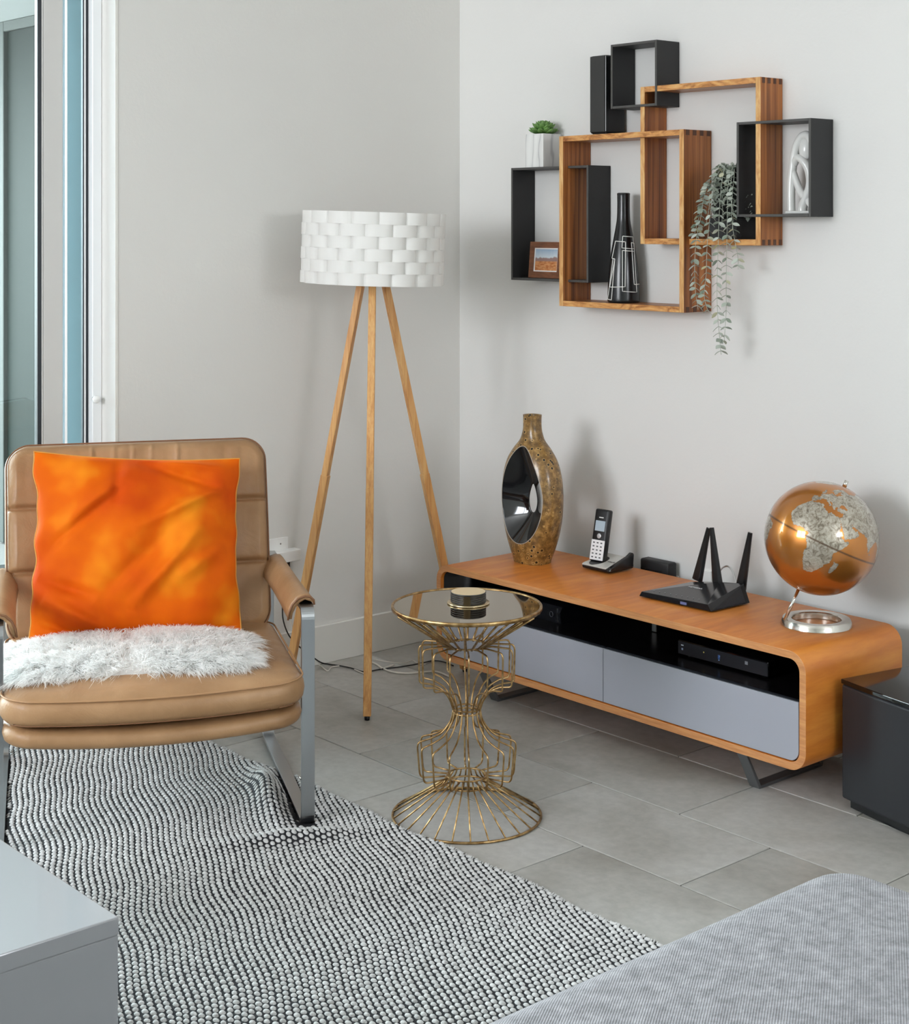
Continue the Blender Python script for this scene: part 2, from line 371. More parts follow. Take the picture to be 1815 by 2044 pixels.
# ------------------------------------------------------------------ outside the door
m_stucco = mat('grey_stucco', srgb(44, 48, 47), .8); m_teal = mat('teal_stucco', srgb(122, 144, 150), .7)
m_soffit = mat('white_soffit', srgb(206, 208, 208), .7); m_outframe = mat('outdoor_frame', srgb(48, 53, 50), .6)
m_darkglass = mat('outdoor_glazing', srgb(19, 28, 25), .6, 0, Specular_IOR_Level=.15)
m_patio = mat('patio_concrete', srgb(110, 108, 104), .8)
struct(ob('floor_outside', boxm((-12, -9, -.30), (-.181, 4, -.13)), m_patio))
tag(struct(ob('wall_outside', boxm((-6.0, -.2, -.13), (-.181, -.02, 2.6)), m_stucco)))
struct(ob('ceiling_outside', boxm((-6.0, -1.5, 2.335), (-.181, -.201, 2.45)), m_soffit))
wo = bpy.data.objects.new('window_1', None); C.objects.link(wo); struct(wo)
ob('pane', boxm((-2.99, -.214, .0), (-1.9, -.206, 2.285)), m_darkglass, wo)
ob('pane', boxm((-4.2, -.214, .0), (-3.05, -.206, 2.285)), m_darkglass, wo)
bm = bmesh.new()
for a, b in ((-3.05, -2.99), (-1.9, -1.84), (-4.26, -4.2)): box(bm, (a, -.235, -.12), (b, -.201, 2.334), .003, 1)
box(bm, (-4.2, -.235, 2.285), (-3.05, -.201, 2.334), .003, 1); box(bm, (-2.99, -.235, 2.285), (-1.9, -.201, 2.334), .003, 1)
ob('window_frame', bm, m_outframe, wo)
struct(ob('trim_2', boxm((-.33, -1.350, -.13), (-.27, -1.205, 2.334)), m_teal))
rng = random.Random(5)
bm = bmesh.new()
for i in range(2600):
    c = Vector((rng.uniform(-9.4, -6.2), rng.gauss(-7.3, .35), abs(rng.gauss(0, .8))))
    c.z = min(c.z, 1.8-abs(c.x+7.8)*.4)
    n = Vector((rng.gauss(0, 1), rng.gauss(0, 1), rng.gauss(0, 1))).normalized(); a = n.orthogonal().normalized()*rng.uniform(.05, .11); b = n.cross(a).normalized()*rng.uniform(.03, .06)
    bm.faces.new([bm.verts.new(c+q) for q in (a, b, -a, -b)])
m_hedge = Mat('hedge_leaf', srgb(60, 92, 48), .6); m_hedge.col(m_hedge.ramp(m_hedge.noise(m_hedge.geo(), 6, 2), [(.3, srgb(44, 74, 40)), (.7, srgb(104, 130, 76))])); m_hedge = m_hedge.m
hd = thing('garden_hedge', 'loose green hedge outside the sliding glass door', 'hedge', (-7.8, -7.3, -.13))
o = ob('foliage', bm, m_hedge, hd, False, (7.8, 7.3, .13)); o['kind'] = 'stuff'
bm = bmesh.new()
for i in range(9): tube(bm, [(rng.uniform(-1.3, 1.3), rng.uniform(-.2, .2), 0), (rng.uniform(-1.3, 1.3), rng.uniform(-.2, .2), 1.4)], [.03, .012], 6)
ob('stem', bm, mat('bark', srgb(84, 66, 50), .8), hd)

# ------------------------------------------------------------------ rug
RX0, RX1, RY0, RY1 = .035, 3.02, -3.32, -1.26
BAR_O = Vector((1.0827, -1.4314)); EB = Vector((-.8954, .4453)); ER = Vector((.4453, .8954))
def rug_h(x, y):
    """height of the rug's body: soft waves, a bunched fold inside the chair's right runner"""
    p = Vector((x, y)) - BAR_O; s = p.dot(ER); t = p.dot(EB)
    h = .0055 + .0025*(1+math.sin(x*5+y*3.1))*.5 + .002*(1+noise.noise((x*3, y*3, 0)))
    h += .046*math.exp(-((s+.050)/.030)**2)*math.exp(-((t-.19)/.16)**2)      # fold beside the runner
    h += .016*math.exp(-((t+.075)/.030)**2)*math.exp(-((s+.02)/.16)**2)        # ridge in front of the post
    h += .006*math.exp(-((s+.25)/.10)**2)*math.exp(-((t-.1)/.3)**2)
    if -.006 < s < .037 and -.012 < t < .69: h = min(h, .0035)
    s2 = s+.687
    if -.006 < s2 < .037 and -.012 < t < .69: h = min(h, .0035)
    return h
def edge_y(x):   # the far edge, pushed a little by the fold
    return RY1 + .006*math.sin(x*9) + .004*math.sin(x*23+1) - .012*math.exp(-((x-.62)/.08)**2)
rug = thing('woven_rug', 'black and off white chunky woven rug lying under the leather armchair', 'rug', (1.5, -2.3, 0))
nx, ny = 240, 170
V = []; F = []
for j in range(ny+1):
    for i in range(nx+1):
        x = RX0+(RX1-RX0)*i/nx; ye = edge_y(x); y = RY0 + (ye-RY0)*j/ny
        V.append((x-1.5, y+2.3, rug_h(x, y)))
for j in range(ny):
    for i in range(nx):
        a = j*(nx+1)+i; F.append((a, a+1, a+nx+2, a+nx+1))
nb = len(V)
border = [i for i in range(nx+1)] + [j*(nx+1)+nx for j in range(1, ny+1)] + [ny*(nx+1)+i for i in range(nx-1, -1, -1)] + [j*(nx+1) for j in range(ny-1, 0, -1)]
for b in border: V.append((V[b][0], V[b][1], .0006))
L = len(border)
for q in range(L): F.append((border[q], nb+q, nb+(q+1) % L, border[(q+1) % L]))
o = link('warp_base', mesh_from(V, F), m_rugbase, rug, sm=True)
# yarn nubs
px_, py_ = .0155, .0146
unit = []; uf = []
K = 8
for (rr, hz) in ((1.0, -.35), (.92, .35), (.55, .85)):
    for k in range(K): a = 2*PI*k/K; unit.append((rr*math.cos(a), rr*math.sin(a), hz))
unit.append((0, 0, 1.0))
for r_ in range(2):
    for k in range(K): uf.append((r_*K+k, r_*K+(k+1) % K, (r_+1)*K+(k+1) % K, (r_+1)*K+k))
for k in range(K): uf.append((2*K+k, 2*K+(k+1) % K, 3*K))
unit = np.array(unit)
rng = random.Random(2); allv = []; cnt = 0
ncol = int((RX1-RX0)/px_)
for ci in range(ncol):
    x = RX0 + .008 + ci*px_; sh = .5*py_*(ci % 2)
    yv = edge_y(x)-.006-sh
    while yv > RY0+.01:
        p = Vector((x, yv)) - BAR_O; s = p.dot(ER); t = p.dot(EB)
        hid = (1.10 < x < 2.0 and yv < -2.47) or (x > 2.85 and yv < -1.9)
        bar = -.003 < s < .034 and -.006 < t < .675 or -.003 < s+.687 < .034 and -.006 < t < .675
        if not hid and not bar:
            jx = rng.uniform(-.0009, .0009)+.0035*noise.noise((x*5, yv*5, 2)); jy = rng.uniform(-.0009, .0009)+.0035*noise.noise((x*6, yv*6, 7))
            h = rug_h(x, yv); an = rng.uniform(-.16, .16); ca, sa = math.cos(an), math.sin(an)
            Lx = .0072*rng.uniform(.9, 1.1); Ly = .0053*rng.uniform(.88, 1.1); hz = .0034*rng.uniform(.85, 1.15)
            hx = (rug_h(x+.01, yv)-h)/.01; hy = (rug_h(x, yv+.01)-h)/.01
            v = unit*np.array((Lx, Ly, hz)); q = np.empty_like(v)
            q[:, 0] = v[:, 0]*ca - v[:, 1]*sa; q[:, 1] = v[:, 0]*sa + v[:, 1]*ca
            q[:, 2] = v[:, 2] + hx*q[:, 0] + hy*q[:, 1] + h + .0006
            q[:, 0] += x+jx-1.5; q[:, 1] += yv+jy+2.3
            allv.append(q); cnt += 1
        yv -= py_
def fast_mesh(verts, unit_faces, n, per):
    me = bpy.data.meshes.new('m'); vs = np.concatenate(verts).astype(np.float32)
    me.vertices.add(len(vs)); me.vertices.foreach_set('co', vs.ravel())
    loops = []; sizes = [len(f) for f in unit_faces]; flat = np.array([i for f in unit_faces for i in f])
    allf = (flat[None, :] + (np.arange(n)*per)[:, None]).ravel()
    me.loops.add(len(allf)); me.loops.foreach_set('vertex_index', allf.astype(np.int32))
    st = np.concatenate(([0], np.cumsum(sizes)[:-1])); tot = sum(sizes)
    starts = (st[None, :] + (np.arange(n)*tot)[:, None]).ravel()
    me.polygons.add(n*len(sizes)); me.polygons.foreach_set('loop_start', starts.astype(np.int32))
    me.update(calc_edges=True); me.validate(); smooth(me); return me
o = link('woven_yarn', fast_mesh(allv, uf, cnt, len(unit)), m_yarn, rug); o['kind'] = 'stuff'
# frayed edge yarns
bm = bmesh.new(); x = RX0
while x < RX1:
    ye = edge_y(x); h = rug_h(x, ye)
    a = Vector((x-1.5, ye+2.3-.006, h*.7+.002)); d = Vector((rng.uniform(-.007, .007), rng.uniform(.004, .013), 0))
    if not (.47 < x < 0.2): tube(bm, [a, a+d*.5+Vector((0, 0, .003)), Vector((a.x+d.x, a.y+d.y, .003))], [.0019, .0017, .0008], 5)
    x += rng.uniform(.004, .007)
o = ob('edge_fringe', bm, m_yarn, rug, True); o['kind'] = 'stuff'

# ------------------------------------------------------------------ coffee table (near left)
ct = thing('coffee_table', 'glossy white block coffee table at the lower left corner', 'table', (1.55, -2.9, .012))
def lt(p): return (p[0]-1.55, p[1]+2.9, p[2]-.012)
bm = boxm(lt((1.05, -3.35, .374)), lt((2.0396, -2.4334, .400)), .0022, 2); ob('tabletop', bm, m_lacquer, ct)
ob('side_panel', boxm(lt((2.012, -3.349, .012)), lt((2.0388, -2.4342, .3738)), .0012, 1), m_lacquer, ct)
ob('side_panel', boxm(lt((1.051, -3.349, .012)), lt((1.078, -2.4342, .3738)), .0012, 1), m_lacquer, ct)
ob('back_panel', boxm(lt((1.0785, -2.462, .012)), lt((2.0115, -2.4352, .3738)), .0012, 1), m_lacquer, ct)

# ------------------------------------------------------------------ chaise (near right)
def chaise():
    t = thing('sofa_chaise', 'light grey fabric sofa end with a rounded corner at the lower right', 'sofa', (3.35, -2.6, 0))
    x0, x1, y0, y1, zt = 2.605, 3.55, -3.9, -1.530, .440
    n = 40
    def shape(x0, x1, y0, y1, zb, zt, rc, re, dome):
        V = []; F = []; rings = []
        prof = []
        for k in range(5): prof.append((0, zb + (zt-re-zb)*k/4))
        for k in range(1, 11): a = R(90*k/10); prof.append((re*(1-math.cos(a)), zt-re+re*math.sin(a)))
        for k in range(1, 7): prof.append((re+.30*k/6, zt + dome*math.sin(PI/2*k/6)))
        for ins, z in prof:
            rr = max(rc-ins, .02); pts = rrect(x0+ins, y0+ins, x1-ins, y1-ins, rr, 10)
            rings.append([len(V)+i for i in range(len(pts))]); V += [(p[0]-3.35, p[1]+2.6, z) for p in pts]
        for A, B in zip(rings, rings[1:]):
            for i in range(len(A)): j = (i+1) % len(A); F.append((A[i], A[j], B[j], B[i]))
        F.append(tuple(rings[-1])); F.append(tuple(rings[0][::-1]))
        return mesh_from(V, F)
    link('seat_cushion', shape(x0, x1, y0, y1, .24, zt, .10, .09, .012), m_sofa, t, sm=True)
    link('base', shape(x0+.012, x1-.01, y0+.01, y1-.012, .05, .238, .09, .02, -.001), m_sofa, t, sm=True)
    for a, b in ((x0+.12, y1-.15), (x1-.12, y1-.15), (x0+.12, y0+.15), (x1-.12, y0+.15)):
        bm = bmesh.new(); lathe(bm, [(.018, .0), (.024, .052)], 20, c=(a-3.35, b+2.6)); ob('leg', bm, m_black, t, True)
chaise()

# ------------------------------------------------------------------ armchair
CH = thing('lounge_armchair', 'tan leather armchair with flat steel frame holding an orange pillow', 'armchair', (BAR_O.x, BAR_O.y, 0), math.atan2(ER.y, ER.x))
# local axes: x = toward the right runner's outside, y = backwards, z up
def frame_loop(s0, s1):
    th = .011; zt = .508; zb = .0045; ta, tb = 0.0, .668
    o_ = rrect(ta, zb, tb, zt, .030, 8); i_ = rrect(ta+th, zb+th, tb-th, zt-th, .019, 8)
    bm = bmesh.new(); loop_solid(bm, o_, i_, 'x', s0, s1); return bm
for s0 in (0.0, -.687):
    o = ob('arm_frame', frame_loop(s0, s0+.031), m_steel, CH)
    bv = o.modifiers.new('b', 'BEVEL'); bv.width = .0012; bv.segments = 2; bv.limit_method = 'ANGLE'
    for zz, tt in ((.10, .0),):
        bm = bmesh.new(); lathe(bm, [(.004, 0), (.004, .003), (.002, .004)], 12)
        ob('bolt', bm, m_chrome, o, True, (s0-.0001, .005, .115), (0, R(-90), 0))
ob('cross_rail', boxm((-.655, .40, .250), (-.001, .44, .259), .002, 1), m_steel, CH)
ob('cross_rail', boxm((-.655, .10, .249), (-.001, .14, .258), .002, 1), m_steel, CH)
def armpad(sgn, xc):
    prof = [(.0175, .5085), (.0165, .519), (.009, .5265), (-.004, .529), (-.020, .524), (-.033, .511), (-.041, .494), (-.0435, .476)]
    inn = [(.0155, .5085), (.0145, .5115), (.008, .5150), (-.004, .519), (-.015, .514), (-.025, .503), (-.032, .489), (-.0345, .476)]
    bm = bmesh.new(); n = 22; rings = []
    for i in range(n+1):
        u = i/n; t = .022+(.50-.022)*u
        sc = 1.0-.10*math.sin(PI*u); ring = []
        droop = 1-.25*u
        for q, (a, z) in enumerate(prof+inn[::-1]):
            zz = .5085+(z-.5085)*(1 if z > .5085 else droop)
            ring.append(bm.verts.new((xc+sgn*a*sc, t, zz)))
        rings.append(ring)
    for A, B in zip(rings, rings[1:]):
        for k in range(len(A)): j = (k+1) % len(A); bm.faces.new((A[k], A[j], B[j], B[k]))
    bm.faces.new(rings[0]); bm.faces.new(rings[-1][::-1]); o = ob('armrest_pad', bm, m_leather, CH, True)
    bm = bmesh.new()   # piping round the front mouth
    tube(bm, [(xc+sgn*a*.999, .0215, z-.002) for a, z in prof], .0026, 8); ob('piping', bm, m_seam, o, True)
armpad(1, .0155); armpad(-1, -.6715)

def cushion(W, H, T, we, rc, fn=None, nx=60, ny=60, pw=2.2, back=.6, warp=None, soft=False):
    """puffed cushion in local XY (centred), front side +Z; fn(x,y,d)->extra height on the front; warp(v)->v"""
    V = []; F = []
    def pt(i, j):
        q = -1+2*j/ny; y = q*H/2; ay = abs(y)-(H/2-rc)
        xl = W/2 - (rc - math.sqrt(max(rc*rc-ay*ay, 0)) if ay > 0 else 0)
        p = -1+2*i/nx; x = p*xl; return x, y, xl
    # concentrate samples at the borders
    def sq(a): s_ = 2*a-1; return .5*(1+math.copysign(1-(1-abs(s_))**1.35, s_))
    idx = {}
    for side in (1, -1):
        for j in range(ny+1):
            for i in range(nx+1):
                edge = i in (0, nx) or j in (0, ny)
                if side == -1 and edge: idx[(side, i, j)] = idx[(1, i, j)]; continue
                x, y, xl = pt(nx*sq(i/nx), ny*sq(j/ny)); d = min(xl-abs(x), H/2-abs(y)); d = max(d, 0)
                if abs(x) > W/2-rc and abs(y) > H/2-rc:
                    d = min(d, max(rc-math.hypot(abs(x)-(W/2-rc), abs(y)-(H/2-rc)), 0))
                u = min(d/we, 1); h = (1-(1-u)**pw)**(1/pw)
                if soft: h = (max(0, 1-abs(x/xl)**2.4)*max(0, 1-abs(2*y/H)**2.4))**.6; u = min(1, h*1.6)
                z = side*T*h*(1 if side == 1 else back)
                if side == 1 and fn: z += fn(x, y, u)
                v = (x, y, z)
                if warp: v = warp(v)
                idx[(side, i, j)] = len(V); V.append(v)
    for side in (1, -1):
        for j in range(ny):
            for i in range(nx):
                a, b, c, d = (idx[(side, i, j)], idx[(side, i+1, j)], idx[(side, i+1, j+1)], idx[(side, i, j+1)])
                q = [a, b, c, d] if side == 1 else [d, c, b, a]
                if len(set(q)) >= 3: F.append(tuple(dict.fromkeys(q)))
    me = mesh_from(V, F); me.validate(); smooth(me); return me
# backrest: local x = s, y(local cushion) = up
BW, BH = .664, .505
def back_fn(x, y, u):
    z = 0
    for yy in (.086, -.074): z -= .013*math.exp(-((y-yy)/.0055)**2)*min(1, u*1.5)
    for ya, yb in ((-.2525, -.074), (-.074, .086), (.086, .2525)):
        if ya <= y <= yb: z += .013*math.sin(PI*(y-ya)/(yb-ya))**.5*u
    z += (.0040*noise.noise((x*14, y*5, 1)) + .0060*noise.noise((x*34, y*9, 4))*max(0, min(1, (y-.05)/.12)))*u
    for xx, ln in ((-.06, .10), (-.012, .10), (.035, .09), (-.115, .07), (.10, .07)):    # creases running down from the top edge
        z += .0055*math.exp(-((x-xx-.05*(y-.25))/.0045)**2)*max(0, min(1, (y-.12)/.05))*u
    return z
B0 = Vector((0, .452, .335)); B1 = Vector((0, .628, .818)); bu = (B1-B0).normalized(); bn = Vector((0, -bu.z, bu.y))
def back_warp(v):
    x, y, z = v; k = (y+BH/2)/BH
    p = B0 + bu*(y+BH/2) + bn*(z+.012*math.sin(PI*k)) ; p.x = -.333 + x*(.985+.02*k); return tuple(p)
me = cushion(BW, BH, .045, .030, .060, back_fn, 190, 170, 2.2, .9, back_warp)
bk = link('backrest', me, m_leather, CH)
def outline(W, H, rc, n=10):
    q = rrect(-W/2, -H/2, W/2, H/2, rc, n); out = []
    for a, b in zip(q, q[1:]+q[:1]):
        k = max(1, int(math.hypot(b[0]-a[0], b[1]-a[1])/.02))
        out += [(a[0]+(b[0]-a[0])*i/k, a[1]+(b[1]-a[1])*i/k) for i in range(k)]
    return out
bm = bmesh.new(); tube(bm, [back_warp((x*.985, y*.985, .0375)) for x, y in outline(BW, BH, .060)], .0022, 6, closed=True)
ob('piping', bm, m_seam, bk, True)
for yy in (.086, -.074):
    bm = bmesh.new(); tube(bm, [back_warp((x_, yy, .0447+back_fn(x_, yy, 1))) for x_ in [-.312+.624*i/60 for i in range(61)]], .0015, 6); ob('seam', bm, m_seam, bk, True)
ob('back_shell', boxm((-.60, -.008, -.22), (-.06, .004, .18), .003, 1), m_seam, CH, False, (0, .61, .57), (R(-20), 0, 0))
# seat cushions
SW, SD = .668, .57
def seat_warp(zc, bulge):
    def f(v):
        x, y, z = v; k = max(0, -y/(SD/2)); q = x/(SW/2)
        yy = y+.200 - bulge*(1-q*q)*max(0, k)**1.5; zz = zc+z - (.003 if zc > .31 else .014)*max(0, (1-q*q))*max(0, k)**2
        return (x-.331, yy, zz)
    return f
sf = lambda x, y, u: .018*u*(1-(x/.34)**2)*(1-max(0, -y/.29)**3) + .004*noise.noise((x*9, y*9, 3))*u + .002*noise.noise((x*26, y*22, 7))*u
w1 = seat_warp(.3365, .045); me = cushion(SW, SD, .033, .045, .065, sf, 70, 70, 2.6, 1.05, w1)
st = link('seat_cushion', me, m_leather, CH)
bm = bmesh.new(); tube(bm, [w1((x*.987, y*.987, .0275)) for x, y in outline(SW, SD, .065)], .0023, 6, closed=True); ob('piping', bm, m_piping_light, st, True)
w2 = seat_warp(.2800, .040); me = cushion(SW-.012, SD-.02, .0225, .045, .060, None, 50, 50, 2.6, 1.05, w2)
sb = link('seat_base', me, m_leather, CH)
bm = bmesh.new(); tube(bm, [w1((x*.990, y*.990, -.024)) for x, y in outline(SW, SD, .065) if y < -.16 and abs(x) < .31], .0012, 6); ob('stitching', bm, m_seam, st, True)

# orange pillow (own thing)
pil = thing('throw_pillow', 'bright orange velvet square pillow leaning on the armchair back', 'pillow', tuple(CH.matrix_basis @ Vector((-.34, .312, .380))), math.atan2(ER.y, ER.x))
PW, PH = .505, .445
P0 = Vector((0, 0, 0)); P1 = Vector((0, .135, .415)); pu = (P1-P0).normalized(); pn = Vector((0, -pu.z, pu.y))
def pil_fn(x, y, u):
    a = 0
    def crease(x0, y0, x1, y1, w, d):
        dx, dy = x1-x0, y1-y0; L = math.hypot(dx, dy); t = ((x-x0)*dx+(y-y0)*dy)/L/L
        s = ((x-x0)*dy-(y-y0)*dx)/L; e = max(0, 1-abs(t-.5)*2)**.6 if 0 < t < 1 else 0
        return d*math.exp(-(s/w)**2)*e
    a += crease(-.23, -.01, -.02, .15, .012, -.008) + crease(-.20, .02, .0, .20, .02, .007)
    a += crease(.22, .14, -.02, .03, .016, .010) + crease(.05, .22, .24, .19, .014, .009) + crease(.0, .21, .22, .13, .014, -.008)
    a += crease(-.23, -.12, -.06, -.22, .014, .012) + crease(-.24, -.165, -.10, -.235, .010, -.010) + crease(-.24, -.07, -.1, -.13, .014, -.009)
    a += crease(.16, .04, -.02, -.16, .016, .009) + crease(.10, .05, -.10, -.13, .020, -.007) + crease(.22, -.02, .08, -.10, .016, .006)
    a += crease(-.05, .22, -.06, .08, .012, -.005)
    a += .006*noise.noise((x*11, y*11, 9))
    return a*2.1*min(1, u*2)
def pil_warp(v):
    x, y, z = v; qx, qy = x/(PW/2), y/(PH/2)
    x2 = x*(1-.050*(1-qy*qy)*abs(qx)) ; y2 = y*(1-.055*(1-qx*qx)*abs(qy))
    y2 += -.018*qx*max(0, qy)                                # right corner sits a bit lower
    x2 += -.012*(1-qy)*.5 + (.0035*math.sin(y*37+1) + .002*math.sin(y*83) + (.010*math.exp(-((y+.08)/.03)**2) if qx < 0 else 0))*(-1 if qx < 0 else .5)*abs(qx)**6
    z2 = z
    p = P0 + pu*(y2+PH/2) + pn*(z2+.006) ; p.x = x2; return tuple(p)
me = cushion(PW, PH, .075, .165, .004, pil_fn, 110, 100, 1.9, .45, pil_warp, True)
pc = link('pillow_cover', me, m_velvet, pil)
bm = bmesh.new(); tube(bm, [pil_warp((x, y, 0)) for x, y in [(-PW/2+PW*i/40, PH/2) for i in range(41)] + [(PW/2, PH/2-PH*i/40) for i in range(1, 41)] + [(PW/2-PW*i/40, -PH/2) for i in range(1, 41)] + [(-PW/2, -PH/2+PH*i/40) for i in range(1, 40)]], .0022, 6, closed=True)
ob('piping', bm, m_velvet_pipe, pil, True)

# sheepskin on the seat
fur = thing('sheepskin_throw', 'fluffy white sheepskin lying across the armchair seat', 'throw', tuple(CH.matrix_basis @ Vector((-.366, .145, .36))), math.atan2(ER.y, ER.x))
def skin_r(a):
    return 1+.02*math.sin(3*a+1)+.02*math.sin(5*a)
def skin_top(x, y):
    k = max(0, -(y+.145-.2)/.285); q = (x-.035)/.334
    z = .3365+.033+.018*(1-q*q)*(1-k**3) - .003*max(0, 1-q*q)*k*k
    return z-.36+.004
FA, FB = .297, .158
def sup(a, e=.48):
    c, s = math.cos(a), math.sin(a); return math.copysign(abs(c)**e, c), math.copysign(abs(s)**e, s)
V = [(-.02, 0, skin_top(0, 0)+.010)]; F = []; n = 64; m_ = 14
for r_ in range(1, m_+1):
    for k_ in range(n):
        a = 2*PI*k_/n; c, s = sup(a); rr = r_/m_*skin_r(a); x = -.02+FA*c*rr; y = FB*s*rr
        yy = y-.022*(x/FA); e = r_/m_; V.append((x, yy, skin_top(x, yy)+.012*(1-e**6)+(-.003 if r_ == m_ else 0)))
for k_ in range(n): F.append((0, 1+k_, 1+(k_+1) % n))
for r_ in range(m_-1):
    for k_ in range(n): a_ = 1+r_*n; F.append((a_+k_, a_+n+k_, a_+n+(k_+1) % n, a_+(k_+1) % n))
link('hide', mesh_from(V, F), m_fur, fur, sm=True)
rng = random.Random(8); fv = []; nf = 0
ff = [(0, 1, 3, 2), (2, 3, 5, 4), (4, 5, 6)]
while nf < 42000:
    a = rng.uniform(0, 2*PI); c, s = sup(a); e = math.sqrt(rng.random())*1.0; e = e**.8; rr = e*skin_r(a); x = -.02+FA*c*rr; y = FB*s*rr
    yy = y-.022*(x/FA); p = np.array((x, yy, skin_top(x, yy)+.010*(1-e**6)))
    cl = noise.noise((x*38, yy*38, 0)); cl2 = noise.noise((x*38+9, yy*38, 5))
    out = np.array((c*.8*e**2 + cl*1.0 + rng.gauss(0, .25), s*.9*e**2 - .35 + cl2*1.0 + rng.gauss(0, .25), 1.05-.8*e**5+rng.gauss(0, .15)))
    out /= np.linalg.norm(out); ln = rng.uniform(.022, .040); side = np.cross(out, (rng.gauss(0, 1), rng.gauss(0, 1), rng.gauss(0, 1))); side /= np.linalg.norm(side); side *= .00065
    bend = np.array((cl*1.2+rng.gauss(0, .4), -.3+cl2*1.2+rng.gauss(0, .4), -.75)); bend *= ln*.45
    p1 = p+out*ln*.4; p2 = p+out*ln*.75+bend*.45; p3 = p+out*ln+bend
    fv.append(np.array((p-side, p+side, p1-side, p1+side, p2-side*.8, p2+side*.8, p3))); nf += 1
o = link('wool_pile', fast_mesh(fv, ff, nf, 7), m_fur, fur); o['kind'] = 'stuff'

# ------------------------------------------------------------------ tripod lamp
LA = fd(745, 500, 4.765)
lamp = thing('floor_lamp', 'wooden tripod floor lamp with a white woven drum shade', 'lamp', (LA.x, LA.y, 0))
def obar(name, p0, p1, w, d, out, m, parent, taper=1.0, bev=.0015):
    """square bar from p0 to p1, its depth axis facing out"""
    p0, p1 = Vector(p0), Vector(p1); t = (p1-p0).normalized(); o_ = (Vector(out)-t*Vector(out).dot(t)).normalized(); s_ = t.cross(o_)
    bm = bmesh.new(); A = []; B = []
    for a, b in ((-1, -1), (1, -1), (1, 1), (-1, 1)):
        A.append(bm.verts.new(p0+s_*a*w/2*taper+o_*b*d/2*taper)); B.append(bm.verts.new(p1+s_*a*w/2+o_*b*d/2))
    bm.faces.new(A[::-1]); bm.faces.new(B)
    for i in range(4): bm.faces.new((A[i], A[(i+1) % 4], B[(i+1) % 4], B[i]))
    bmesh.ops.bevel(bm, geom=list(bm.edges), offset=bev, segments=1, affect='EDGES')
    return ob(name, bm, m, parent)
F0 = Vector((.5486, -.8251, 0)); feet = [F0, Vector((.055, -.742, 0)), Vector((.368, -.302, 0))]
for f_ in feet:
    d = Vector((f_.x-LA.x, f_.y-LA.y, 0)); u = d.normalized()
    top = u*.034 + Vector((0, 0, 1.235)); bot = d + Vector((0, 0, .010))
    mid = bot.lerp(top, .50)
    lg = obar('leg', bot, mid, .0225, .024, u, m_oak, lamp, .98)
    obar('leg_extension', mid-(top-bot).normalized()*.10+u*.0006, top, .0215, .0195, u, m_oak, lg)
    bm = bmesh.new(); lathe(bm, [(.007, 0), (.008, .008), (.005, .016)], 16, c=(d.x, d.y)); ob('rubber_foot', bm, m_black, lg, True)
bm = bmesh.new(); lathe(bm, [(.052, 1.200), (.055, 1.204), (.055, 1.214), (.052, 1.218)], 40); ob('leg_collar', bm, m_oak, lamp, True)
bm = bmesh.new(); lathe(bm, [(.012, 1.218), (.012, 1.26), (.018, 1.262), (.018, 1.30)], 20); ob('lamp_socket', bm, m_white, lamp, True)
bm = bmesh.new(); lathe(bm, [(.012, 1.30), (.030, 1.33), (.032, 1.35), (.022, 1.372), (.002, 1.38)], 24); ob('bulb', bm, mat('bulb_glass', srgb(245, 243, 238), .3), lamp, True)
def shade_mat():
    M = Mat('white_shade_strip', srgb(248, 247, 245), .55); v = M.geo()
    M.b.inputs['Sheen Weight'].default_value = .1
    tl = M.n('ShaderNodeBsdfTranslucent'); tl.inputs[0].default_value = srgb(250, 248, 244); mx = M.n('ShaderNodeMixShader'); mx.inputs[0].default_value = .30
    out = M.t.nodes['Material Output']; M.l(M.b.outputs[0], mx.inputs[1]); M.l(tl.outputs[0], mx.inputs[2]); M.l(mx.outputs[0], out.inputs[0])
    M.bump(M.noise(M.geo((1, 1, 30)), 25, 2), .08, .001); return M.m
m_shade = shade_mat()
sh = bpy.data.objects.new('lamp_shade', None); C.objects.link(sh); sh.parent = lamp; sh.location = (0, 0, 1.311); sh.rotation_mode = 'AXIS_ANGLE'; sh.rotation_axis_angle = (R(1.7), DX.x, DX.y, 0)
NB = 16; RS = .2085; HB = .0355
for rowi in range(6):
    n = NB*16; V = []; F = []
    z0 = -.107+rowi*HB+.0006; z1 = z0+HB-.0001
    prof = []
    for k in range(n):
        ph = ((k/16.0 + (.5 if rowi % 2 else 0)) % 1.0)
        bulge = math.sin(PI*ph)**.55 if 0 < ph < 1 else 0
        prof.append(RS-.006+.0125*bulge)
    for z in (z0, z1):
        for dr in (0, -.0012):
            for k in range(n): a = 2*PI*k/n; V.append(((prof[k]+dr)*math.cos(a), (prof[k]+dr)*math.sin(a), z))
    for k in range(n):
        j = (k+1) % n
        F += [(k, j, 2*n+j, 2*n+k), (n+j, n+k, 3*n+k, 3*n+j), (2*n+k, 2*n+j, 3*n+j, 3*n+k), (j, k, n+k, n+j)]
    o = link('shade_strip', mesh_from(V, F), m_shade, sh, sm=True)
    es = o.modifiers.new('e', 'EDGE_SPLIT'); es.split_angle = R(35)
bm = bmesh.new()
for k in range(NB*2):
    a = 2*PI*(k+.0)/(NB*2); c, s = math.cos(a), math.sin(a); r_ = RS-.0085; q = Vector((-s, c, 0))*.012
    vs = [Vector((r_*c, r_*s, z))+q*e for z in (-.107, .106) for e in (-1, 1)]; vs = [bm.verts.new(v) for v in vs]; bm.faces.new((vs[0], vs[1], vs[3], vs[2]))
o = ob('upright_strip', bm, m_shade, sh); so = o.modifiers.new('s', 'SOLIDIFY'); so.thickness = .001
bm = bmesh.new()
